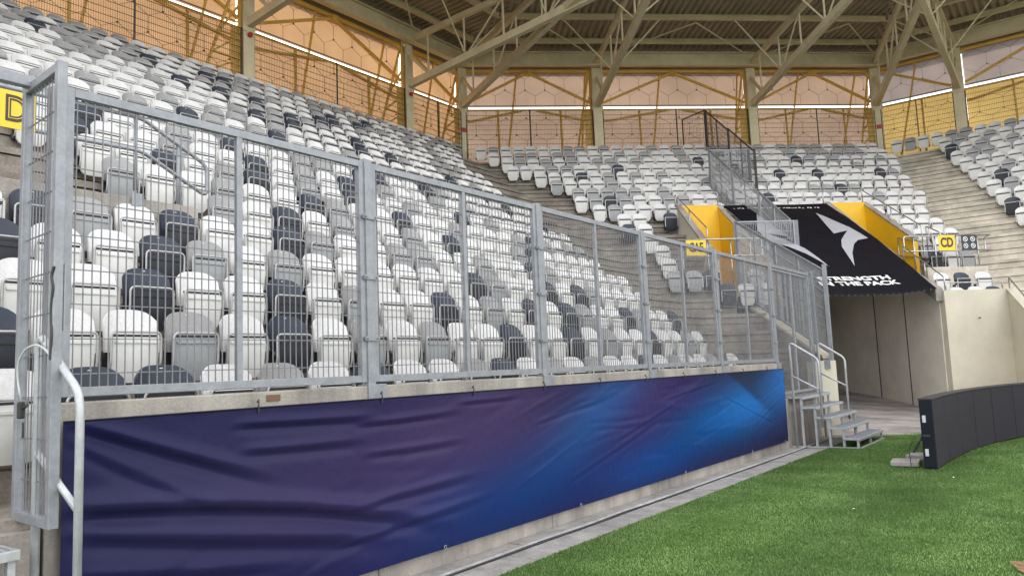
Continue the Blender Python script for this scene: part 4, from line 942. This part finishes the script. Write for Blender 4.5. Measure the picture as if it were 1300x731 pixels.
for i in range(3):
    for b_, (s0, s1) in enumerate(bayends(i)):
        e0 = .22; e1 = .22; a0, a1 = s0+e0, s1-e1
        P = lambda s, z, dd=.0: at(i, s, 15.18-dd, z)
        mlow = {0:'mem_sunlit',1:'mem_pink',2:'mem_gold'}[i]; mup = {0:'mem_sunlit',1:'mem_pink',2:'mem_mauve'}[i]
        sc_ = thing('fabric_screen', '%s fabric screen, %s bay from its left end, between the roof columns' % (BN[i], NTH[b_]), 'screen')
        def panel(nm, z0, z1, m_):
            g = MB(); n1, n2 = 24, 8
            g.add([P(a0+(a1-a0)*x/n1, z0+(z1-z0)*y/n2, .015*math.sin(x*.9+y)*math.sin(PI*y/n2)) for y in range(n2+1) for x in range(n1+1)], [(y*(n1+1)+x, y*(n1+1)+x+1, (y+1)*(n1+1)+x+1, (y+1)*(n1+1)+x) for y in range(n2) for x in range(n1)])
            return g.build(nm, m_, sc_, smooth=True)
        panel('lower_fabric', 9.75, 12.31, M[mlow]); panel('upper_fabric', 12.40, 13.84, M[mup])
        # cable net in hexagons
        for nm, z0, z1 in (('cable_net',9.8,12.25),('cable_net',12.44,13.82)):
            g = MB(); R = .48; dx = R*1.732; s = a0; r_ = 0; seen = set()
            nr = int((z1-z0)/(1.5*R))+2; nc = int((a1-a0)/dx)+2
            for rr in range(-1, nr):
                for cc in range(-1, nc):
                    cx_ = a0+cc*dx+(rr%2)*dx/2; cz = z0+rr*1.5*R+.2
                    for k in range(6):
                        q = [(cx_+R*math.sin(PI/3*(k+w_)), cz+R*math.cos(PI/3*(k+w_))) for w_ in (0,1)]
                        key = tuple(sorted((round(x,2),round(z,2)) for x,z in q))
                        if key in seen: continue
                        seen.add(key); t0_, t1_ = 0., 1.
                        for c_, lo_c, hi_c in ((0,a0,a1),(1,z0,z1)):
                            v0_, dv_ = q[0][c_], q[1][c_]-q[0][c_]
                            if abs(dv_) < 1e-6:
                                if not lo_c <= v0_ <= hi_c: t1_ = -1
                                continue
                            ta_, tb_ = sorted(((lo_c-v0_)/dv_, (hi_c-v0_)/dv_)); t0_ = max(t0_, ta_); t1_ = min(t1_, tb_)
                        if t1_-t0_ < .05: continue
                        q = [(q[0][0]+(q[1][0]-q[0][0])*t, q[0][1]+(q[1][1]-q[0][1])*t) for t in (t0_, t1_)]
                        g.bar(P(q[0][0],q[0][1],.03), P(q[1][0],q[1][1],.03), .0085, caps=False)
                    for k in (0,):
                        x, z = cx_, cz+R
                        if a0+.1 < x < a1-.1 and z0+.1 < z < z1-.1: g.box(*(lambda v: (v.x-.022,v.x+.022,v.y-.022,v.y+.022,v.z-.022,v.z+.022))(P(x,z,.03)))
            g.build(nm, M['galv_dark'], sc_)
        # ochre frame: rails, inverted V, shallow lower V, studs, long slanting bars
        fr = thing('screen_frame', 'ochre steel frame of the %s screen, %s bay' % (BN[i], NTH[b_]), 'frame')
        MB().bar(P(s0+.1,12.25,.10), P(s1-.1,12.25,.10), .05,.07).build('rail', M['yellow_steel'], fr)
        MB().bar(P(s0+.1,13.90,.10), P(s1-.1,13.90,.10), .10,.12).build('top_beam', M['yellow_steel'], fr)
        MB().bar(P(s0+.1,12.43,.08), P(s1-.1,12.43,.08), .03,.03).build('upper_rail', M['galv_dark'], fr)
        mid = (s0+s1)/2
        if s1-s0 > 4.5:
            for e in (s0+.25, s1-.25):
                MB().bar(P(mid,13.82,.14), P(e,12.52,.14), .09,.09).build('brace', M['yellow_steel'], fr)
                MB().bar(P(mid+(.3 if e > mid else -.3),12.20,.16), P(e,11.72,.16), .08,.08).build('lower_brace', M['yellow_steel'], fr)
            g = MB(); v_ = P(mid,13.84,.16); MB().box(v_.x-.12,v_.x+.12,v_.y-.12,v_.y+.12,13.72,13.9).build('gusset', M['yellow_steel'], fr)
            for q in (.27,.73): MB().bar(P(s0+(s1-s0)*q,12.2,.13), P(s0+(s1-s0)*q+.03,9.8,.13), .07,.07).build('stud', M['yellow_steel'], fr)
            for q, sl in ((.42,-.55),(.93,-.35)) if i == 1 and b_ < 2 else ((.40,-.75),(.86,-1.0)):
                MB().bar(P(s0+(s1-s0)*q,13.84,.05), P(s0+(s1-s0)*q+sl,9.8,.05), .06,.06).build('slanting_bar', M['yellow_steel'], fr)
        else:
            MB().bar(P(s0+.3,13.8,.14), P(s1-.25,12.5,.14), .09,.09).build('brace', M['yellow_steel'], fr)
            MB().bar(P(mid+.2,12.2,.13), P(mid+.2,9.8,.13), .07,.07).build('stud', M['yellow_steel'], fr)
            MB().bar(P(mid+.1,13.84,.05), P(mid-.8,9.8,.05), .06,.06).build('slanting_bar', M['yellow_steel'], fr)
        # triangular facade rib beside the right-hand column of the bay
        if i < 2:
            rb = thing('facade_rib', 'ochre lattice rib by the right column of the %s screen, %s bay' % (BN[i], NTH[b_]), 'rib')
            e = s1-.26; tz, bz = 13.8, 9.8; ww = 1.35 if i == 0 else .75
            A = lambda z: e-ww*(tz-z)/(tz-bz)*(1 if z > 11.2 else 1)
            MB().bar(P(e,tz,.22), P(e,bz,.22), .07).build('inner_bar', M['yellow_steel'], rb)
            MB().bar(P(e-.05,tz,.22), P(A(bz),bz,.22), .07).build('outer_bar', M['yellow_steel'], rb)
            zs = [12.9,11.9,11.2,10.5,9.9]
            for k in range(4):
                MB().bar(P(e,zs[k],.22), P(A(zs[k+1]),zs[k+1],.22), .055).build('lattice_bar', M['yellow_steel'], rb)
                MB().bar(P(e,zs[k+1],.22), P(A(zs[k+1]),zs[k+1],.22), .055).build('lattice_bar', M['yellow_steel'], rb)
            MB().prism([P(e,0,.205), P(e,0,.215), P(e-.28,0,.215), P(e-.28,0,.205)], 9.8, 12.2).build('web_plate', M['yellow_steel'], rb)
        # dark welded mesh in front of the lower fabric
        ms = thing('back_mesh', 'dark welded wire mesh below the bright gap, in front of the %s screen, %s bay' % (BN[i], NTH[b_]), 'mesh fence')
        g = MB(); nvw = int((a1-a0)/.06)
        for k in range(nvw+1): x = a0+(a1-a0)*k/nvw; g.bar(P(x,9.75,.30), P(x,12.18,.30), .0065, caps=False)
        for k in range(12): g.bar(P(a0,9.95+.2*k,.31), P(a1,9.95+.2*k,.31), .013, caps=False)
        g.build('wire_mesh', M['galv_dark'], ms)
        for x in (a0, (a0+a1)/2, a1): MB().bar(P(x,9.75,.29), P(x,12.2,.29), .035).build('mesh_post', M['galv_dark'], ms)

# ------------------------------------------------------------------ roof
for i, nm in ((0,'left'),(1,'corner'),(2,'right')):
    rf = thing('roof_section', 'dark corrugated roof over the %s stand with cream purlins' % nm, 'roof')
    smin = 30. if i == 0 else None; smax = 22. if i == 2 else None
    def lim(d): return (smin if smin is not None else mit0(i,d)), (smax if smax is not None else mit1(i,d))
    zr = lambda d: 14.70+.045*(DB-d)
    # corrugated sheet : ribs run from back to front
    g = MB(); x0, x1 = lim(15.9); x0 = min(x0, lim(0)[0])-.4 if smin is None else smin; x1 = max(x1, lim(0)[1])+.4 if smax is None else smax
    per = .26; nst = int((x1-x0)/per*4); prev = None; k0 = 0; vs = []; fs = []
    for k in range(nst+1):
        s = x0+k*per/4; ph_ = k%4; up_ = .085 if ph_ in (1,2) else 0
        lo_d, hi_d = 4.4, 15.95
        # mitre limits: keep d where mit0(d) <= s <= mit1(d)
        if smin is None: t_ = DB-s/{1:.4384,2:.390}[i]; lo_d = max(lo_d, t_-.5) 
        if smax is None: t_ = DB-({0:63.4,1:18.01}[i]-s)/{0:.4384,1:.390}[i]; lo_d = max(lo_d, t_-.5)
        if lo_d > hi_d-.05: prev = None; continue
        vs += [at(i,s,hi_d,zr(hi_d)+up_), at(i,s,lo_d,zr(lo_d)+up_)]; n2 = len(vs)
        if prev is not None: fs.append((prev, n2-2, n2-1, prev+1))
        prev = n2-2
    g.add(vs, fs); o = g.build('deck', M['deck'], rf)
    sd = o.modifiers.new('thickness','SOLIDIFY'); sd.thickness = .03; sd.offset = 1
    g = MB()
    for j, d in enumerate([13.75-1.95*k for k in range(5)]):
        a, b = lim(d); a += .05; b -= .05
        f = MB(); z = zr(d); f.bar(at(i,a,d,z-.03), at(i,b,d,z-.03), .13,.02); f.bar(at(i,a,d,z-.21), at(i,b,d,z-.21), .13,.02); f.bar(at(i,a,d,z-.12), at(i,b,d,z-.12), .012,.16)
        f.build('purlin', M['cream_steel'], rf)
    d = 14.62; a, b = lim(d); f = MB(); f.bar(at(i,a,d,14.50), at(i,b,d,14.50), .26,.05); f.bar(at(i,a,d,13.98), at(i,b,d,13.98), .26,.05); f.bar(at(i,a,d,14.24), at(i,b,d,14.24), .03,.48)
    f.build('eaves_girder', M['cream_steel'], rf)
    a, b = lim(15.4); f = MB(); f.prism([at(i,a,15.40,0), at(i,b,15.40,0), at(i,b,15.46,0), at(i,a,15.46,0)], 13.86, 14.9); f.build('back_fascia', M['deck'], rf)
    # light bracing in the plane of the deck
    cs = [s for s in ({0:[46.4,53.31,60.2],1:[0,5.68,12.35,18.01],2:[0,3.15,10.0]}[i])]
    for q in range(len(cs)-1):
        m0 = (cs[q]+cs[q+1])/2
        for e in (cs[q]+.3, cs[q+1]-.3):
            MB().tube([at(i,m0,11.9,zr(11.9)-.28), at(i,max(e,mit0(i,14.3)+.1) if i else e,14.3,zr(14.3)-.45)], .028, 6).build('deck_brace', M['cream_steel'], rf)
            MB().tube([at(i,m0,14.9,14.05), at(i,e,15.0,14.25)], .022, 6).build('deck_brace', M['cream_steel'], rf)
    MB().box(0,0,0,0,0,0)
